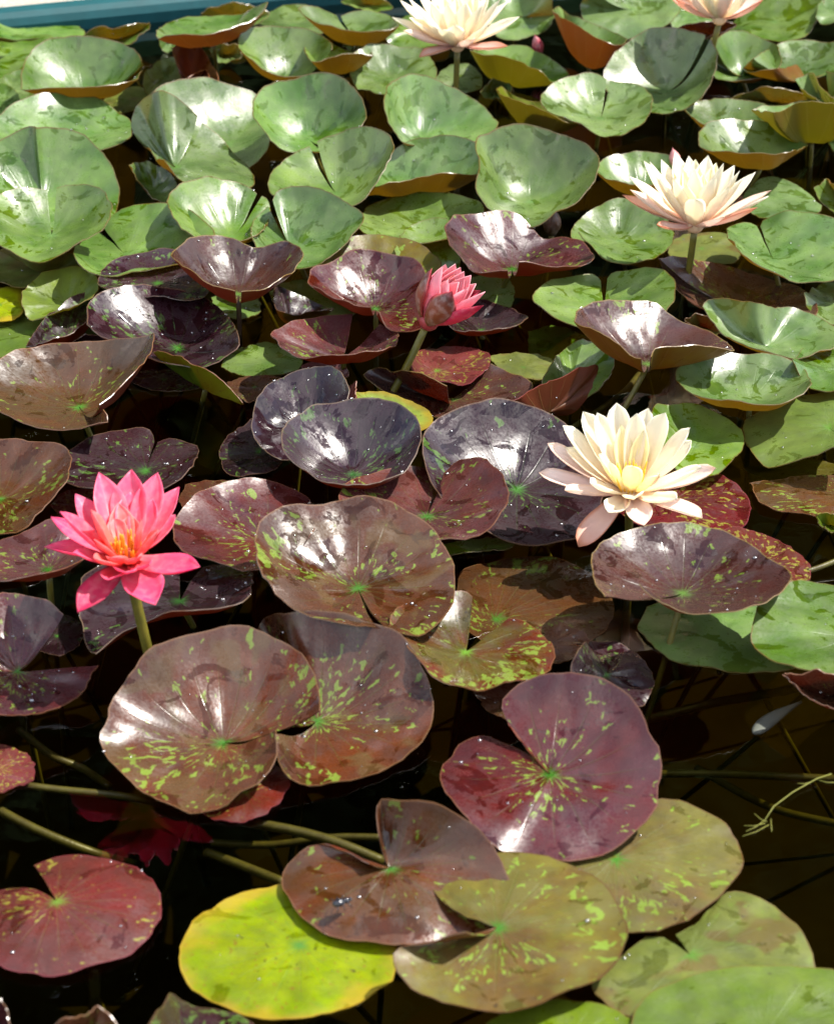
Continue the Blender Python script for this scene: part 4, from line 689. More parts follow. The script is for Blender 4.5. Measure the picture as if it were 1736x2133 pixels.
 'D136': ('green', [186,2797.9,-30, 146.8,2834.7,-30, 185.7,2852.6,-30, 218.7,2819.9,-30, 220.4,2776.2,-30, 186.1,2740.6,-30, 146.8,2759,-30]),
 'G137': ('olive', [440.5,2443.2,-25, 378.6,2443.2,-25, 426.1,2462.2,-25, 472.2,2467,-25, 503,2446.7,-25, 465.9,2424.4,-25, 409.5,2420.9,-25]),
 'A138': ('green', [-321.2,3844.2,10.1, -344.8,3795.5,32.2, -326.3,3818.4,37, -298.6,3820.6,32.1, -293.1,3789.6,20.2, -329.8,3796.3,9.6]),
 'A139': ('green', [-87.4,4086.5,20.2, -132.3,4033,39.5, -99.1,4054.2,50.1, -57.1,4047.9,40.9, -44.3,4023.5,31.4, -90.5,4027.6,24.9]),
 'C140': ('purple', [-312.7,2623.2,4, -367,2631.9,3, -321.7,2654.9,3, -260.6,2638.6,3, -261,2605.3,3, -315.7,2592.1,3]),
 'B141': ('green', [481.5,4047.7,22, 441,3970.3,12.4, 435.7,4011.8,29.1, 488.2,4118.6,30.2, 537.3,4100.5,31.5, 535.6,4003.8,18.7, 499.6,3970.1,3.9]),
 'B142': ('brown', [493.8,3891.8,29.5, 416,3901.7,24.6, 443,3844.3,55, 481.5,3835,66.2, 531.4,3850.5,63.7, 521.5,3830.3,57.8, 481.1,3818.3,43.6, 443.9,3841.6,33.5]),
 'A143': ('green', [-392.9,3936.6,23.4, -436.8,3880.3,24.9, -421.8,3895.2,26.7, -397,3888.3,22.2, -379.7,3869.2,11.8, -403.8,3862.6,3.9, -429.9,3880.9,3.7]),
 'A144': ('green', [1.6,3947.1,19.9, -55.4,3898.3,27.4, -31.7,4009.6,16.9, 10.1,4029.5,19.1, 51.7,3995.2,12.9, 50.5,3891.1,12.9, 1.6,3870.6,11.3, -43.2,3886.1,10.4]),
}
LABEL = {
 'J1': 'crimson round pad with a domed edge and lime flecks, floating apart on dark water',
 'J2': "bright yellow-green pad with an orange-yellow edge, lying under the beetle's brown pad",
 'J3': 'reddish brown flecked pad with one raised silvery lobe and a black beetle on it',
 'K4': "large olive mottled pad with a pale curled lobe tip, overlapping the beetle's brown pad",
 'K5': 'olive bronze pad with a dark wet edge, half under the big heart-shaped maroon pad',
 'K6': 'pale olive yellow notched pad wedged between larger olive and plain green pads',
 'K7': 'wide plain light green pad lying on the pale olive yellow notched pad',
 'K8': 'plain green pad edge just beside the large olive mottled pad and the light green pad',
 'J9': 'greyish purple pad with a pointed raised lobe touching the bright yellow-green pad',
 'J10': 'small brown pad tip beside the sunken stalk of the crimson domed pad',
 'J11': "sliver of purple pad on open water beyond the crimson domed pad's stalk",
 'H12': 'large brown and grey pad folded straight across its hub, notch beside the hub',
 'H13': 'bronze grey pad with lime patches tucked behind the large folded brown and grey pad',
 'H14': 'dark red pad edge floating under the large folded brown and grey pad',
 'H15': 'small crimson flecked pad floating beside sunken olive stalks',
 'H16': 'split pad with a grey upper lobe, a red lower lobe and a bright green hub',
 'H17': 'small dark purple pad tucked behind the split grey and red pad',
 'E18': 'slate grey pad with a silvery beaded wet edge under the open pink flower',
 'E19': 'big glossy bronze pad raised over its neighbours, bright green hub and notch below it',
 'I20': 'maroon pad with an upright grey lobe and glowing green hub beside the glossy bronze pad',
 'G21': 'brown pad lying just under the water, reflecting pale petals',
 'I22': 'small grey brown lobe between the sunken brown pad and the maroon pad with glowing hub',
 'I23': 'small round purple pad behind the big heart-shaped maroon pad',
 'I24': 'small shaded brown pad with an orange edge behind the big heart-shaped maroon pad',
 'I25': 'big heart-shaped maroon grey pad with a deep notch and orange turned-up rim',
 'I26': 'flat shaded green pad on the water beneath the raised flecked maroon pad',
 'I27': 'bright light green pad with white glare overhanging the flat shaded green pad',
 'I28': 'small pale brown pad touching the bright glaring green pad',
 'G29': 'raised flecked maroon pad with a folded lobe in front of the open cream flower',
 'G30': 'crimson pad with yellow-green blotches behind the raised flecked maroon pad',
 'G31': 'dark wine red flat pad under the petals of the open cream flower',
 'G32': 'large dark purple beaded pad behind the open cream flower',
 'G33': 'two-lobed maroon pad with a narrow notch overlapping the large dark purple beaded pad',
 'E34': 'pinkish grey pad with lime blotches beside the open pink flower',
 'E35': 'small olive brown pad edge behind the pinkish grey blotched pad',
 'E36': 'dark purple notched pad with green flecks behind the open pink flower',
 'E37': 'dark bronze green pad beside the dark purple notched pad',
 'E38': "small dark red pad half hidden by the open pink flower's petals",
 'E39': 'maroon cupped pad with a lime hub on a stalk beside the open pink flower',
 'C103': 'maroon heart-shaped pad held high on an upright dark stalk',
 'C104': 'dark purple pad with a worn white edge behind the maroon heart-shaped pad',
 'C105': 'broad wet purple pad with white glare and green patches',
 'C106': 'narrow folded dark purple pad beside the broad wet purple pad',
 'C107': 'big brown cupped pad with one long pointed lobe',
 'C108': 'folded pad showing its spotted lime green underside',
 'C108b': 'small flat brown leaf beside the folded spotted lime green pad',
 'C109': 'flat plain green pad floating beside the pinkish purple two-lobed pad',
 'C110': 'pinkish purple two-lobed pad with pale notch edges',
 'C111': 'maroon cupped pad touching the half-closed pink flower',
 'C112': 'olive brown pad rim arching behind the maroon cupped pad',
 'D113': 'brown purple two-lobed pad with a broad white glare near the pointed bud',
 'D114': 'dark purple pad edge behind the half-closed pink flower',
 'D114b': 'small green pad under the brown purple glaring pad',
 'D115': 'small dark wine pad above the bronze two-lobed pad',
 'D116': 'bronze two-lobed pad with a pale green hub beside the yellow pad',
 'D117': 'upright crimson pointed leaf lobe beside the bronze two-lobed pad',
 'D118': 'pale yellow-green pad behind the crimson pointed leaf lobe',
 'D119': 'dark green pad on its edge behind the crimson pointed leaf lobe',
 'E120': 'dark silvery puckered pad standing behind the bright glaring purple bowl pad',
 'E120b': 'small pink pad edge peeping over the dark silvery puckered pad',
 'E120c': 'small pink spotted leaf point between the puckered pad and the yellow pad',
 'E121': 'purple bowl-shaped pad with a bright white sun glare',
 'E122': 'dark purple pad lying wet on the water beside the bright glaring purple bowl pad',
 'E123': 'yellow dying pad behind the bright glaring purple bowl pad',
 'E124': 'sliver of dark green pad under the large dark purple beaded pad',
 'D94': 'bronze cupped pad with a yellow underside and white glare on a slanting stalk',
 'D95': 'long curved bronze pad behind the bronze cupped pad',
 'C40': 'pale green heart-shaped pad with its notch pointing up',
 'A41': 'large shaded dark green upright pad behind the pale green heart-shaped pad',
 'A42': 'pale glossy green pad with a bluish shadow behind the large shaded dark green pad',
 'A43': 'pale bowl-shaped green pad with white glare and brown underside near the teal pool edge',
 'A44': 'dark green domed pad against the teal pool edge',
 'A45': 'mid green pad beside the pale bowl pad near the teal pool edge',
 'A48': 'olive pad lying flat on the water beside the pale bowl pad',
 'A48b': 'lime green pad behind the folded orange red leaf',
 'A49': 'green pad with a raised brown point near the teal pool edge',
 'A50': 'green pad with a red pointed upturned lobe against the teal pool edge',
 'A51': 'shaded green pad directly behind the red-lobed pad',
 'A52': 'bluish green pad standing between the red-lobed pad and the two-lobed far pad',
 'A53': 'green cupped two-lobed pad with brown underside behind the grey veined pad',
 'A54': 'grey green veined pad with white glare on its side',
 'A55': 'small cupped pad showing an orange brown underside beside the far cream flower',
 'A56': 'dark glossy green pad under the far cream flower',
 'A57': 'folded orange red young leaf standing among green pads',
 'A58': 'broad mid green pad behind the twisted bright green pad',
 'A59': 'twisted bright green pad with a white glare along its notch',
 'A60': 'rounded green pad with a deep fold above the notched green pad',
 'A61': 'notched green pad with a raised lobe beside the orange-bottomed bowl pad',
 'A62': 'green bowl pad with an orange brown underside',
 'A63': 'small dark green folded pad under the twisted bright green pad',
 'C64': 'green pad with a dark fold line between the notched pads',
 'C65': 'two-lobed green pad touching the pale green heart-shaped pad',
 'C66': 'tall bright green pad with a small second lobe',
 'C67': 'flat green pad under the orange-bottomed bowl pad',
 'D68': 'small green pad behind the brown purple glaring pad',
 'B69': 'large smooth green pad with mottled shine behind the pointed bud',
 'B70': "green pad with a bright wedge of light below the far cream flower's stalk",
 'B71': 'pale green pad with a dark central stripe',
 'B72': 'olive leaf wall seen from its underside beside the pale striped pad',
 'B73': 'large dark green upright pad behind the pale striped pad',
 'B74': 'pale round green pad beside the far blush flower',
 'B75': 'upright pad showing a red brown underside beside the pale round pad',
 'B76': 'green pad close behind the far cream flower',
 'B77': 'folded pad with a white glare and olive underside beside the far cream flower',
 'B79': 'mottled green pad below the far blush flower',
 'B80': 'long green bowl pad with a brown lower edge beyond the mottled green pad',
 'B81': 'broad green pad behind the far blush flower',
 'B82': 'small pale green pad on its own stalk beside the far blush flower',
 'B83': 'smooth pale green bowl pad beside the silvery bowl pad',
 'B84': 'dark green pad behind the olive upright leaf wall',
 'B85': 'olive upright leaf wall with a narrow pale slit',
 'B86': 'silvery white bowl pad with brown underside above the side-on cream flower',
 'B87': 'folded pale lobe of a green pad with yellow underside',
 'B87b': 'pale grey leaf point beside the folded pale lobe',
 'B88': 'pale green bowl pad beside the side-on cream flower',
 'D89': 'glossy green pad with a white pointed lobe under the side-on cream flower',
 'D90': "big pale green pad with a fold line beside the side-on cream flower's stalk",
 'D91': 'shaded green pad behind the side-on cream flower',
 'D92': 'white glaring leaf lobe above the big pale folded green pad',
 'D92b': 'white glaring leaf lobe below the olive upright leaf wall',
 'D93': 'green heart-shaped pad with a dark notch behind the bronze cupped pad',
 'D96': 'long bright green pad lying against the long curved bronze pad',
 'D97': 'oval green bowl pad with a white edge glare and orange rim',
 'D98': 'small green pad behind the long bright green pad',
 'D99': 'green pad tucked behind the oval green bowl pad',
 'G100': 'lime green pad with a brown lower wall below the oval green bowl pad',
 'G101': "dark green pad behind the open cream flower's petals",
 'G102': 'flat brown green pad on the water with a wet white tip',
 'G102b': 'tiny lime leaf beside the flat brown green pad',
 'C125': 'lime green pad with a rounded shadow beside the folded dark purple pad',
 'C126': 'flat lime pad floating under the folded dark purple pad',
 'C126b': 'small yellow pad lying on the flat lime pad',
 'C127': 'olive pad under the pale green heart-shaped pad',
 'C128': "green pad floating behind the maroon heart-shaped pad's stalk",
 'C129': "twisted brown leaf hooked round beside the maroon heart-shaped pad's stalk",
 'C130': "pale green pad at the foot of the maroon heart-shaped pad's stalk",
 'C132': 'small purple leaf edge behind the big brown cupped pad',
 'D134': "olive pad floating under the side-on cream flower's stalk",
 'D135': 'small olive pad behind the bronze cupped pad',
 'D136': 'dim green pad sunk beneath the water beside the bronze cupped pad',
 'G137': 'dim olive pad sunk beneath the water below the lime green pad',
 'C140': 'dark purple pad low on the water under the broad wet purple pad',
 'B142': 'brown leaf underside beneath the far blush flower',
}
SMALL = 'small green pad half hidden among the far green pads'
HEAVY = {'J1': 10, 'H12': 16, 'E19': 18, 'I25': 14, 'E18': 70, 'G32': 55, 'E121': 30, 'E120': 40, 'C105': 40, 'E36': 36, 'H16': 40, 'G33': 26, 'E34': 34,
         'A43': 18, 'A42': 14, 'A59': 18, 'B71': 12, 'A60': 14, 'A61': 14, 'C64': 12, 'C65': 12, 'C66': 14, 'D90': 14, 'G29': 26, 'I20': 16, 'H13': 22,
         'J3': 12, 'K4': 6, 'K5': 8, 'D113': 12, 'D94': 18, 'C103': 10, 'C107': 10, 'C104': 24, 'A50': 8, 'B69': 14, 'B70': 10, 'I27': 16, 'B86': 10, 'B88': 10}
STEM_TO = {  # where some visible stalks run to: offset (m) from hub at depth
    'G29': (-.05, -.06), 'D94': (-.12, -.10), 'C103': (0, 0), 'E39': (0, 0), 'C111': (0, -.01), 'B86': (-.07, .02), 'C107': (.05, .02), 'J1': (.05, -.03)}


NOTCHED = set('J1 J3 K4 K6 H12 H13 H16 E18 E19 I20 I25 G29 G33 E36 C103 C107 C110 C111 D113 D116 D94 C40 A59 A60 A61 C64 C65 C66 B71 B73 D89 D90 D93 A53 B87'.split())


def cr(p0, p1, p2, p3, t):
    return .5 * ((2 * p1) + (p2 - p0) * t + (2 * p0 - 5 * p1 + 4 * p2 - p3) * t * t + (3 * p1 - p0 - 3 * p2 + p3) * t ** 3)


def resample(pts, m):
    P = [pts[0] * 2 - pts[1]] + pts + [pts[-1] * 2 - pts[-2]]
    dense = []
    for i in range(1, len(P) - 2):
        for k in range(10):
            dense.append(cr(P[i - 1], P[i], P[i + 1], P[i + 2], k / 10))
    dense.append(pts[-1])
    ln = [0]
    for a, b_ in zip(dense, dense[1:]):
        ln.append(ln[-1] + (b_ - a).length)
    res, j = [], 0
    for k in range(m):
        s = ln[-1] * k / (m - 1)
        while j < len(ln) - 2 and ln[j + 1] < s:
            j += 1
        f = (s - ln[j]) / max(1e-9, ln[j + 1] - ln[j])
        res.append(dense[j].lerp(dense[j + 1], min(1, max(0, f))))
    return res


ICO = None


def ico():
    global ICO
    if ICO is None:
        bm = bmesh.new()
        bmesh.ops.create_icosphere(bm, subdivisions=2, radius=1.0)
        ICO = ([v.co.copy() for v in bm.verts], [tuple(v.index for v in f.verts) for f in bm.faces])
        bm.free()
    return ICO


def make_pad(key, kind, data):
    rg = random.Random(key)
    pts = [Vector((data[i] / 1000, data[i + 1] / 1000, data[i + 2] / 1000)) for i in range(0, len(data), 3)]
    hub, rim = pts[0], pts[1:]
    if key not in NOTCHED:
        rim = rim + [rim[0]]
    M, N = 72, 18
    rim = resample(rim, M)
    rad = sum((p - hub).length for p in rim) / M
    root = empty('lily_pad', (hub.x, hub.y, 0))
    base = Vector((hub.x, hub.y, 0))
    seed = Vector((rg.uniform(-50, 50), rg.uniform(-50, 50), rg.uniform(-50, 50)))
    flatness = max(0.0, min(1.0, (max(p.z for p in rim) - min(p.z for p in rim)) / .03))
    verts, uvp, faces = [], [], []
    mdir = (rim[int(M * rg.uniform(.42, .58))] - hub); mdir.z = 0; mdir.normalize()
    rise = sum(p.z for p in rim) / M - hub.z
    fold = rg.uniform(.002, .008 if key in NOTCHED else .0035) if rise > .012 else .001
    pw = 1.8 + .4 * max(0, min(1, (rise - .02) / .03))
    for j in range(N + 1):
        s = (j / N) ** .85
        for i in range(M):
            p = rim[i]
            q = hub.lerp(p, s)
            # rim eases inwards, hub sits in a shallow funnel
            q.z = hub.z + (p.z - hub.z) * s ** pw
            th = i / (M - 1)
            und = mnoise.noise(seed + Vector((math.cos(th * 6.28) * 2.2, math.sin(th * 6.28) * 2.2, s * 2.0))) * .0055 * s * (.35 + .65 * flatness)
            und += mnoise.noise(seed + Vector((q.x * 45, q.y * 45, 7))) * .0014 * (.3 + s)
            und += abs(mnoise.noise(seed + Vector((math.cos(th * 6.28) * 5, math.sin(th * 6.28) * 5, s)))) * .0022 * s * s
            crease = math.cos(th * 19 * 2 * math.pi) * .00012 * math.sin(min(1, s) * math.pi)
            q.z += und + crease
            xm = abs((q.x - hub.x) * mdir.y - (q.y - hub.y) * mdir.x)
            q.z += fold * s * (.55 - math.exp(-(xm / .02) ** 2)) * (1 if (q - hub).dot(mdir) > 0 else .4)
            edge_n = mnoise.noise(seed + Vector((th * 40, 3, 0))) * .0026 * s ** 6
            d = (p - hub); d.z = 0
            if d.length > 1e-6:
                q += d.normalized() * edge_n
            verts.append(q - base)
            uvp.append((th, s))
    for j in range(N):
        for i in range(M - 1):
            a, b_, c_, d = j * M + i, j * M + i + 1, (j + 1) * M + i + 1, (j + 1) * M + i
            faces.append((a, d, c_, b_) if j else (a, d, c_))
    bl = mesh_obj('blade', verts, [f[::-1] for f in faces] if FLIP else faces, [TOP[kind], UNDER_KEY.get(key) or UNDER.get(kind, U_RB)], root, uvs={'polar': uvp})
    so = bl.modifiers.new('thickness', 'SOLIDIFY')
    so.thickness = .0011
    so.offset = -1
    so.material_offset = 1
    so.material_offset_rim = 0
    es = bl.modifiers.new('crisp_rim', 'EDGE_SPLIT')
    es.split_angle = R(60)
    es.use_edge_sharp = False
    # petiole: down from the hub into the water
    dx, dy = STEM_TO.get(key, (rg.uniform(-.08, .08), rg.uniform(-.02, .12)))
    top = Vector((0, 0, hub.z - .0015))
    low = Vector((dx * 2, dy * 2, -.275))
    mid = Vector((dx * .5, dy * .5, -.06))
    tp = bez(top, mid, low, 14)
    v_, f_ = tube(tp, [.0034 - .0006 * (k / 14) if rad > .06 else .0024 for k in range(15)], 9)
    mesh_obj('petiole', v_, f_, [STEM_D if key == 'C103' else STEM_G], root)
    # beads of water
    nd = int(HEAVY.get(key, 7 if rad > .07 else 3) * 0.95)
    if hub.z > .0:
        iv, jf = ico()
        dv, df = [], []
        for k in range(nd):
            j = rg.randint(5, N); i = rg.randint(1, M - 2)
            q = verts[j * M + i].lerp(verts[j * M + i + 1], rg.random())
            r = rg.choice((.0005, .0005, .0006, .0007, .0008, .001, .0013, .0019)) * (1.25 if nd > 20 and rg.random() < .2 else 1)
            nb = len(dv)
            dv += [Vector((c_.x * r, c_.y * r, c_.z * r * .62 + r * .25)) + q for c_ in iv]
            df += [tuple(x + nb for x in f) for f in jf]
        tag(mesh_obj('water_beads', dv, df, [M_DROP], root), kind='stuff')
    small = key not in LABEL
    tag(root, LABEL.get(key, SMALL), 'lily pad', 'small far green pads' if small else 'lily pads on the pond')
    return root


FLIP = True
for key, (kind, data) in PADS.items():
    make_pad(key, kind, data)

# ------------------------------------------------------------------ flowers
FLOWERS = {
 'pink': ((-275.4,1940.9,150), [(-1.8,82.6,52.7,34,1,0), (-32.5,75.5,53.4,30,1,0), (23.6,80.5,50.7,30,1,0), (43.5,80.8,34.4,30,1,0), (-55.3,64.1,36.1,30,1,0), (-56.6,-20.7,64.1,30,1,0), (-75.8,36.5,25.9,26,1,1), (-83.3,28.2,-2.6,28,1,1), (71.9,-33.2,11.7,36,1,1), (-38.9,-75.6,-12.5,32,1,3), (32.9,-72.7,-6,36,1,1), (-29.2,-10.6,60.5,26,1,2), (-1.7,68.4,37.5,28,1,0), (20.2,61.4,31.7,28,1,0), (-44.7,-37.9,30.3,24,1,0), (-24.5,-48.3,30.2,22,1,2), (-12.2,-59.3,13.2,24,1,0), (5.9,-59.8,21.9,24,1,0), (27.3,-52,25.6,22,1,0), (33.1,-15.2,41.2,22,1,2), (16.5,-8.1,48.6,18,1,2), (-26.7,-23.2,35.3,18,1,2), (-9.3,-41.3,26.6,20,1,2), (-15.7,35.3,25,20,0,2), (-12.3,50.8,33.3,24,1,2), (40.9,61.1,14.6,28,1,0), (15.3,-39.8,26.2,20,1,2), (0.1,43.5,24.6,22,1,2)]),
 'cream': ((225.5,2201.3,80), [(-12.4,57.9,75.6,26,0,0), (-48.4,48.7,69.9,24,0,0), (-34.4,40.2,72.9,22,0,0), (-70.3,36,59.9,24,0,0), (-86.8,27.9,42.7,22,0,1), (-67.8,25.5,39.1,20,0,0), (-95.9,13.7,14.9,24,0,1), (-70.9,-31.8,19,22,0,1), (-45.1,-37.4,30.4,24,0,0), (-27.5,-63.5,10.6,26,0,0), (-56.5,-62.1,-32.4,26,0,3), (9.2,-73.4,0.4,26,0,1), (71.5,-54.6,-1.3,26,0,1), (43.4,-57.9,23.2,22,0,0), (90.3,1.6,27,22,0,1), (72.3,-18.5,38.5,24,0,0), (66.4,33.3,43.3,24,0,0), (63.2,24.6,63.1,22,0,0), (37.2,34.4,75.8,26,0,0), (22.2,61.5,67.5,24,0,0), (7.6,37,73.8,22,0,0), (-0.8,-30.4,47,20,0,2), (-9.3,33.4,62.7,20,1,2), (16.2,29.1,59.3,20,1,2), (-34.8,-7.4,48.3,20,0,2), (-23.1,-16.4,43.6,18,0,2), (25.7,-28.5,35.1,18,0,2), (1.4,-52.9,23.8,22,0,0)]),
 'cream2': ((361.9,2871.7,105), [(-21.3,85.8,68.7,27,1,0), (-63.5,67.4,63.1,25,1,0), (-62.5,-1.1,88,27,1,0), (-39.5,80.6,60.1,25,1,0), (-3.5,81.3,64.8,27,1,0), (4.8,75.8,61.9,25,1,2), (21.5,78.2,66.7,27,1,0), (31.5,68,60,25,1,2), (28.8,-20.7,93.5,25,1,0), (55.6,67,56.8,27,1,0), (50,-22.1,83.8,27,1,0), (80.4,45.4,56,25,1,0), (-85.4,30.2,56.3,25,1,0), (-86.4,-2.4,50.3,27,1,1), (-94.3,22.2,33.5,27,1,3), (96.2,3.5,47.3,27,1,1), (93.1,1.2,39.8,25,1,0), (73.2,-41.7,41.8,25,1,3), (-54.9,-48.3,20.8,26,1,3), (28,-64.6,38,24,1,1), (-8.5,-56,59.3,27,0,0), (-5.9,-11.3,83,27,1,0), (18.8,-25.9,77.7,27,1,0), (-33.8,-22.1,74.8,27,1,0), (-16.6,66.3,58.5,24,1,2), (13.5,55.6,48.5,24,1,2), (55.7,-22.4,74.9,24,1,0), (36.6,-34.5,67.3,27,1,0), (-50.9,-11.9,70.8,27,1,0), (-18.4,-27.6,67.3,24,1,2)]),
 'cream3': ((62.1,3527.5,130), [(-100.2,11.9,40.8,24,1,0), (-82.7,-38.2,36.1,27,1,1), (-88,19.7,65.2,27,1,0), (94.6,9.3,42.3,27,1,0), (75.5,-46.9,14.3,27,1,3), (-58.8,-54.2,-0.9,26,1,3), (78.3,44,56.3,27,1,0), (64.3,-23.1,81,27,1,0), (-74,-15.4,48.9,27,1,0), (-51.3,-40.3,53,27,1,0), (-25.1,-60.9,45.4,27,0,0), (20,-68.6,31.2,24,0,1), (51.1,78.8,57.3,27,1,0), (31.6,80.5,64.7,27,1,0), (9.7,82.1,69.5,27,1,0), (-12.2,83.1,67.8,27,1,0), (-35.5,78.3,65.4,27,1,0), (-61.3,61.9,63.8,27,1,0), (-75.2,1.6,74.6,27,1,0), (-41.3,-34.6,79.5,27,1,0), (-16.3,-43.2,79.6,27,1,0), (11.2,-42.7,80.7,27,1,0), (36.2,-44,77.3,27,1,0), (0.5,69.1,57.7,24,1,2), (21.1,66.2,57.3,24,1,2), (-22.7,63.8,59.3,24,1,2), (45.2,-52.6,49.2,27,1,0), (-5.2,-65.9,53.5,27,1,0)]),
 'blush': ((471.6,3598.1,150), [(-78.2,56.5,26.2,26,1,3), (-74,-18.9,37.4,26,1,3), (79.2,53.5,29.3,26,1,3), (58.7,-48.3,44.3,26,1,3), (-13.9,-16.6,20.7,16,1,4), (-60.2,-38.1,62.9,24,1,1), (-40.4,-46.9,72,24,1,0), (-15.1,-54.4,76.4,24,1,0), (11.2,-56.1,75.9,24,1,1), (36.1,-53.5,69.7,24,1,0), (-59,71,38.5,24,1,0), (-30.1,86.9,39.2,24,1,0), (-2.2,91.6,40.1,24,1,0), (24.7,87.7,41.2,24,1,0), (55.8,72.6,40.2,24,1,0), (-26.8,-44.8,60.6,24,1,0), (2.1,-51.2,61.5,24,1,1)]),
 'pinkbud': ((14,2584,100), [(3.8,-0.1,69.9,30,1,5), (27.3,-35.7,56.2,34,1,5), (64.2,-39.2,39.7,30,1,3), (20.5,27.2,63,30,1,0), (17.1,-9.6,77.6,32,1,0), (32,27.2,63.7,28,1,0), (38,25.4,59.8,28,1,0), (42.3,23.4,55.3,26,1,0), (50.6,21.3,51.2,28,1,0), (56.6,17.2,42.2,26,1,0), (66,-33.2,54.7,28,1,0), (62.2,13.9,35,26,1,3), (23.3,-11.5,60.7,28,1,0), (35.8,3.3,50.5,26,1,0), (46.1,-8.9,49.2,28,1,0), (30.4,22.4,52.1,26,1,2), (12.9,-10.7,61.8,30,1,0)]),
}


def petal_mesh(tip, axis, w, pointed, mat, parent, bow=.16, cup=.35, rg=random, root_r=.006):
    tip = Vector(tip)
    L = tip.length
    d = tip.normalized()
    ax = Vector(axis).normalized()
    side = d.cross(ax)
    if side.length < .05: side = Vector((1, 0, 0))
    side.normalize()
    nrm = side.cross(d).normalized()
    if nrm.dot(ax) < 0: nrm = -nrm
    flat_d = (d - ax * d.dot(ax))
    start = flat_d.normalized() * root_r if flat_d.length > .1 else Vector((0, 0, 0))
    ctrl = start.lerp(tip, .5) - nrm * L * bow
    nu, nv = 14, 8
    tw = rg.uniform(-.25, .25)
    ws = rg.uniform(.92, 1.08)
    vs, uvs, fs = [], [], []
    for i in range(nu + 1):
        t = i / nu
        c = start * (1 - t) ** 2 + ctrl * 2 * t * (1 - t) + tip * t * t
        tg = ((ctrl - start) * 2 * (1 - t) + (tip - ctrl) * 2 * t).normalized()
        nn = side.cross(tg).normalized()
        if nn.dot(nrm) < 0: nn = -nn
        if pointed:
            prof_ = (.36 + .64 * math.sin(min(1, t / .62) * math.pi / 2)) if t < .62 else max(0, math.cos(((t - .62) / .38) * math.pi / 2)) ** .92
        else:
            prof_ = (.34 + .66 * math.sin(min(1, t / .66) * math.pi / 2)) if t < .66 else max(0, 1 - ((t - .66) / .34) ** 2.6) ** .60
        hw = w * .5 * ws * prof_
        a = tw * t
        sd_ = side * math.cos(a) + nn * math.sin(a)
        n2 = nn * math.cos(a) - side * math.sin(a)
        for j in range(nv + 1):
            x = j / nv * 2 - 1
            rough_ = mnoise.noise(Vector((x * 2 + tw * 40, t * 6, ws * 30))) * .0007
            vs.append(c + sd_ * (x * hw) + n2 * (cup * hw * x * x + rough_ - .0006 * math.cos(x * 9) * prof_))
            uvs.append((t, j / nv))
    for i in range(nu):
        for j in range(nv):
            a = i * (nv + 1) + j
            fs.append((a, a + 1, a + nv + 2, a + nv + 1))
    o = mesh_obj('petal', vs, fs, [mat], parent, uvs={'petal': uvs})
    so = o.modifiers.new('thickness', 'SOLIDIFY')
    so.thickness = .0007
    so.offset = 0
    return o


STAMEN = {}


def stamens(parent, mat, n, r0, h, axis, rg, up=.004):
    q = Vector((0, 0, 1)).rotation_difference(Vector(axis).normalized())
    if mat.name not in STAMEN:
        tp = bez((0, 0, 0), (0.0006, 0, .5), (-.0012, 0, 1), 6)
        tp = [Vector((p.x, p.y, p.z * .02)) for p in tp]
        v_, f_ = tube(tp, [.0009, .0010, .0011, .0012, .0012, .0010, .0005], 7)
        o = mesh_obj('stamen', v_, f_, [mat])
        STAMEN[mat.name] = o.data
        bpy.data.objects.remove(o)
    for k in range(n):
        ph = 2.399963 * k + rg.uniform(-.15, .15)
        f = math.sqrt((k + .5) / n)
        r = r0 * (.25 + .75 * f)
        o = bpy.data.objects.new('stamen', STAMEN[mat.name])
        link(o, parent)
        lean = (.05 + .55 * f) * rg.uniform(.5, 1.1) - (.25 if f > .6 else 0)
        pos = q @ Vector((r * math.cos(ph), r * math.sin(ph), up))
        o.location = pos
        o.rotation_mode = 'QUATERNION'
        o.rotation_quaternion = q @ Matrix.Rotation(ph, 4, 'Z').to_quaternion() @ Matrix.Rotation(lean, 4, 'Y').to_quaternion()
        s = h / .02 * rg.uniform(.75, 1.15)
        o.scale = (1, 1, s)


def make_flower(key, fam, label, stem_to, mats, axis, stam=None, bow=.16, cup=.35, group='open water lily flowers', sr=.0045):
    rg = random.Random(key)
    base, pets = FLOWERS[key]
    B = Vector(base) / 1000
    root = empty('water_lily_flower', B)
    tag(root, label, 'flower', group)
    for (x, y, z, w, pt, ti) in pets:
        t = ti if ti in mats else (4 if (ti == 4 and 4 in mats) else 0)
        dd = Vector((x, y, z)) / 1000
        wp = w / 1000
        lowel = dd.normalized().z < .12
        petal_mesh(dd, axis, wp, pt, mats[t], root, bow * (.35 if lowel else 1.75 if ti == 5 else 1) * rg.uniform(.8, 1.2), cup * rg.uniform(.8, 1.3), rg, .011 if ti == 5 else .006)
    # receptacle
    v_, f_ = tube([Vector(axis).normalized() * z for z in (-.010, -.007, -.002, .004, .008)], [.005, .009, .012, .012, .008], 14)
    mesh_obj('receptacle', v_, f_, [mats.get(5) or mats[0]], root)
    if stam:
        stamens(root, stam[0], stam[1], stam[2], stam[3], axis, rg)
    top = Vector(axis).normalized() * -.006
    low = Vector((stem_to[0], stem_to[1], -B.z))
    deep = low + Vector((stem_to[0] * 1.5, stem_to[1] * 1.5 + .05, -.27))
    tp = bez(top, top.lerp(low, .5) + Vector((0, 0, -.01)), low, 8) + bez(low, low + (low - top) * .5, deep, 8)[1:]
    v_, f_ = tube(tp, sr, 12)
    mesh_obj('stem', v_, f_, [STEM_G], root)
    return root


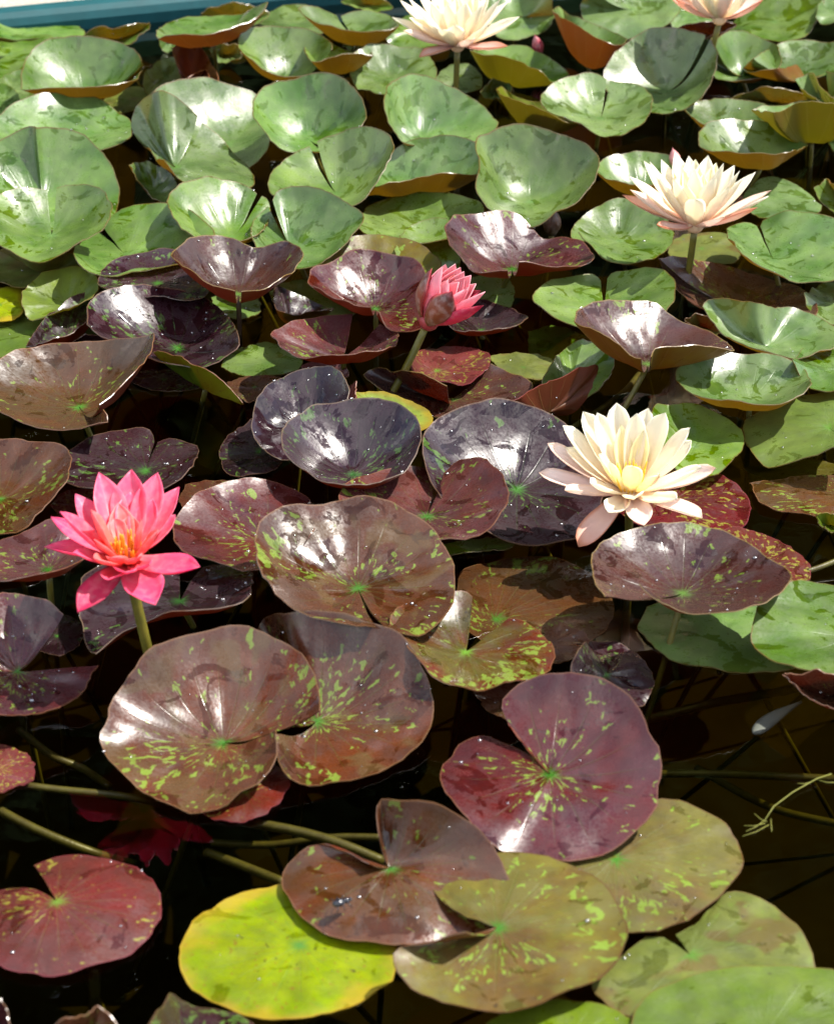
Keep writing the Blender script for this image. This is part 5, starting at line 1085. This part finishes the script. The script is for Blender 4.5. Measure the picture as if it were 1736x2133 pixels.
make_flower('pink', 'pink', 'open bright pink water lily flower with orange stamens', (.022, -.004), PET['pink'], (0, -.12, 1),
            (M_STAM_O, 34, .012, .020), bow=.13, cup=.45, sr=.0052)
make_flower('cream', 'cream', 'fully open cream water lily flower with yellow stamens beside purple pads', (.004, .01), PET['cream'], (0, -.1, 1),
            (M_STAM_Y, 34, .012, .026), bow=.13, cup=.5)
make_flower('cream2', 'cream', 'cream white water lily flower seen side-on above green pads, brown tipped outer petals', (-.008, 0), PET['cream'], (0, 0, 1),
            (M_STAM_Y, 22, .010, .030), bow=.13, cup=.5)
make_flower('cream3', 'cream', 'far cream water lily flower on an olive stalk near the teal pool edge', (-.004, -.01), PET['cream'], (0, 0, 1),
            (M_STAM_Y, 22, .012, .034), bow=.13, cup=.5)
make_flower('blush', 'cream', 'far blush pink water lily flower seen from beneath', (-.03, -.01), PET['cream'], (0, 0, 1), None, bow=.2, cup=.5)
make_flower('pinkbud', 'bud', 'half-closed pink water lily flower with brown sepals on a slanting stalk', (-.055, -.03), PET['bud'], (.5, -.05, .86),
            None, bow=.2, cup=.7, group='half-open water lily flowers')

# ------------------------------------------------------------------ small buds
M_BUD = petal_mat('bud_sepal_brown', (.10, .07, .02), (.10, .05, .03), (.05, .02, .02), edge=(.20, .06, .03), tr=.05, rough=.35)
M_BUDR = petal_mat('bud_sepal_red', (.30, .05, .05), (.35, .05, .07), (.25, .03, .05), tr=.15)
M_BUDP = petal_mat('bud_sepal_pink', (.65, .2, .2), (.72, .3, .28), (.6, .2, .2), tr=.2)


def make_bud(loc, h, r, mat, label, lean=(0, 0)):
    root = empty('water_lily_bud', loc)
    tag(root, label, 'flower bud')
    ax = Vector((lean[0], lean[1], 1)).normalized()
    for k in range(4):
        ph = k * math.pi / 2 + .5
        q = Vector((0, 0, 1)).rotation_difference(ax)
        vs, uvs, fs = [], [], []
        nu, nv = 12, 6
        for i in range(nu + 1):
            t = i / nu
            rr = r * (math.sin(min(1, (t * .93 + .12)) * math.pi) ** .8) * (1.0 if t < .5 else 1 - .25 * (t - .5))
            for j in range(nv + 1):
                a = ph + (j / nv - .5) * (math.pi / 2 * 1.12)
                e = 1 + .06 * math.cos((j / nv - .5) * math.pi)
                vs.append(q @ Vector((rr * e * math.cos(a), rr * e * math.sin(a), t * h)))
                uvs.append((t, j / nv))
        for i in range(nu):
            for j in range(nv):
                a = i * (nv + 1) + j
                fs.append((a, a + 1, a + nv + 2, a + nv + 1))
        o = mesh_obj('sepal', vs, fs, [mat], root, uvs={'petal': uvs})
        so = o.modifiers.new('thickness', 'SOLIDIFY'); so.thickness = .0008
    v_, f_ = tube(bez((0, 0, h * .04), (-.01, 0, -.1), (-.03, .05, -loc[2] - .27), 10), .0038, 9)
    mesh_obj('stem', v_, f_, [STEM_G], root)
    return root


make_bud((0.1882, 3.0766, 0.006), .042, .0125, M_BUD, 'small pointed brown bud just above the water between green pads')
make_bud((0.2034, 3.7849, 0.03), .035, .009, M_BUDR, 'small dark red bud in shade behind the far green pads', (-.3, 0))
make_bud((0.3712, 3.1948, 0.06), .030, .008, M_BUDP, 'pink bud tip behind the side-on cream flower', (-.25, 0))

# ------------------------------------------------------------------ sunken stalks, beetle and floating bits

def sunken(pts, r, label):
    P = [Vector(p) for p in pts]
    P = resample(P, 24) if len(P) > 2 else [P[0].lerp(P[1], k / 12) for k in range(13)]
    v_, f_ = tube(P, r, 9)
    o = mesh_obj('sunken_stalk', v_, f_, [STEM_U])
    tag(o, label, 'stalk', 'stalks under the water')

sunken([(-0.3958, 1.7796, -0.02), (-0.3486, 1.7547, -0.03), (-0.2958, 1.7462, -0.05), (-0.2645, 1.769, -0.08)], 0.0045, 'sunken olive stalk running under the crimson domed pad')
sunken([(-0.39, 1.917, -0.03), (-0.3511, 1.8725, -0.03), (-0.3233, 1.8667, -0.04), (-0.2963, 1.8629, -0.06)], 0.004, 'sunken stalk bent beside the large folded brown and grey pad')
sunken([(-0.3797, 1.7977, -0.008), (-0.3346, 1.7934, -0.012), (-0.2633, 1.7915, -0.02), (-0.2126, 1.8109, -0.05)], 0.0038, 'sunken straight stalk from the small crimson pad')
sunken([(-0.1896, 1.7633, -0.02), (-0.1177, 1.743, -0.02), (-0.0732, 1.7237, -0.02), (-0.0295, 1.7084, -0.03)], 0.0048, "thick sunken stalk towards the beetle's brown pad")
sunken([(-0.1908, 1.7628, -0.05), (-0.1366, 1.7527, -0.045), (-0.0784, 1.7439, -0.03), (-0.0297, 1.7308, -0.02)], 0.0036, "thin sunken stalk crossing the thick one by the beetle's pad")
sunken([(-0.1927, 1.7354, -0.04), (-0.151, 1.7044, -0.035), (-0.1192, 1.6787, -0.03)], 0.0045, 'sunken stalk entering beneath the bright yellow-green pad')
sunken([(0.2355, 2.0353, -0.1), (0.3042, 2.0368, -0.08), (0.3582, 2.01, -0.05), (0.3805, 1.9765, -0.02)], 0.005, 'long dim sunken stalk below the bright glaring green pad')
sunken([(0.2259, 1.9266, -0.09), (0.3003, 1.9127, -0.08), (0.3609, 1.8802, -0.06), (0.4132, 1.8617, -0.05)], 0.004, 'level dim sunken stalk across open brown water')
sunken([(0.2856, 1.9781, -0.12), (0.3483, 1.8993, -0.11), (0.4166, 1.8547, -0.1)], 0.004, 'very dim slanting sunken stalk in open brown water')
sunken([(-0.2701, 1.5425, -0.012), (-0.2736, 1.547, -0.05), (-0.2797, 1.5671, -0.1)], 0.005, 'upright sunken stalk of the crimson domed pad')
sunken([(0.1729, 2.5032, -0.01), (0.2163, 2.5557, -0.008), (0.256, 2.6181, -0.01), (0.2798, 2.6854, -0.02)], 0.004, 'shallow stalk behind the open cream flower')
sunken([(0.4142, 2.1592, 0.006), (0.4303, 2.1658, 0.008), (0.4576, 2.1791, 0.012)], 0.003, 'yellow-green stalk lying across the water beside the crimson blotched pad')

bt = empty('beetle', (-0.0656, 1.5746, 0.028))
tag(bt, 'tiny shiny black beetle on the reddish brown flecked pad', 'beetle')
iv, jf = ico()
rz = Matrix.Rotation(.5, 3, 'Z')
mesh_obj('abdomen', [rz @ Vector((c.x * .0062, c.y * .0042, c.z * .0034 + .003)) for c in iv], jf, [M_BEETLE], bt)
mesh_obj('thorax', [rz @ Vector((c.x * .0030 + .0068, c.y * .0032, c.z * .0026 + .0028)) for c in iv], jf, [M_BEETLE], bt)
mesh_obj('head', [rz @ Vector((c.x * .0018 + .0104, c.y * .0020, c.z * .0017 + .0026)) for c in iv], jf, [M_BEETLE], bt)
for sx in (-1, 1):
    for k in range(3):
        x0 = -.003 + k * .004
        v_, f_ = tube([rz @ Vector(p) for p in ((x0, sx * .003, .003), (x0 + .001 * (k - 1), sx * .006, .0045), (x0 + .003 * (k - 1), sx * .0085, .0002))], .0004, 6)
        mesh_obj('leg', v_, f_, [M_BEETLE], bt)


A_, B_ = Vector((0.3227, 1.8736, -0.006)), Vector((0.3756, 1.924, -0.003))
vs, fs = [], []
dv_ = (B_ - A_); sd_ = Vector((-dv_.y, dv_.x, 0)).normalized()
for i in range(15):
    t = i / 14
    w_ = .008 * math.sin(math.pi * min(1, t ** .6)) ** .9 + .0004
    for j in range(5):
        x = j / 2 - 1
        vs.append(A_ + dv_ * t + sd_ * (x * w_ + .004 * math.sin(t * 3.1)) + Vector((0, 0, .0016 * (1 - x * x))))
for i in range(14):
    for j in range(4):
        a = i * 5 + j
        fs.append((a, a + 5, a + 6, a + 1))
ch = mesh_obj('floating_leaflet', vs, fs, [M_CHAFF])
so = ch.modifiers.new('thickness', 'SOLIDIFY'); so.thickness = .001; so.offset = 1
tag(ch, 'slim grey dry leaflet floating on open brown water', 'leaflet')

tw = empty('water_weed', (0.32, 1.7425, 0.001))
tag(tw, 'thin yellow-green sprig of weed floating on open brown water', 'weed sprig')
t0 = tw.location
def spr(name, pts, r):
    v_, f_ = tube([Vector(p) - t0 for p in pts], r, 6)
    mesh_obj(name, v_, f_, [M_TWIG], tw)
spr('stem', [(0.3148, 1.7295, 0.001), (0.325, 1.7484, 0.002), (0.3453, 1.7692, 0.003), (0.3702, 1.7887, 0.004), (0.3853, 1.799, 0.002)], .0007)

spr('sprig', [(0.3142, 1.7245, 0.001), (0.3041, 1.7206, 0.001), (0.2946, 1.7209, 0.001)], .0005)
spr('sprig', [(0.3148, 1.7295, 0.001), (0.3048, 1.7188, 0.001), (0.2954, 1.7124, 0.001)], .0005)
spr('sprig', [(0.3162, 1.7267, 0.001), (0.311, 1.7306, 0.001), (0.3064, 1.7389, 0.001)], .0005)
spr('sprig', [(0.3174, 1.7224, 0.001), (0.3041, 1.7117, 0.001), (0.2915, 1.7053, 0.001)], .0005)
spr('sprig', [(0.3202, 1.731, 0.001), (0.3192, 1.7195, 0.001), (0.3187, 1.7124, 0.001)], .0005)
spr('sprig', [(0.3708, 1.7913, 0.001), (0.3791, 1.7868, 0.001), (0.388, 1.7868, 0.001)], .0005)
spr('sprig', [(0.3659, 1.7883, 0.001), (0.3587, 1.7846, 0.001), (0.3522, 1.7853, 0.001)], .0005)
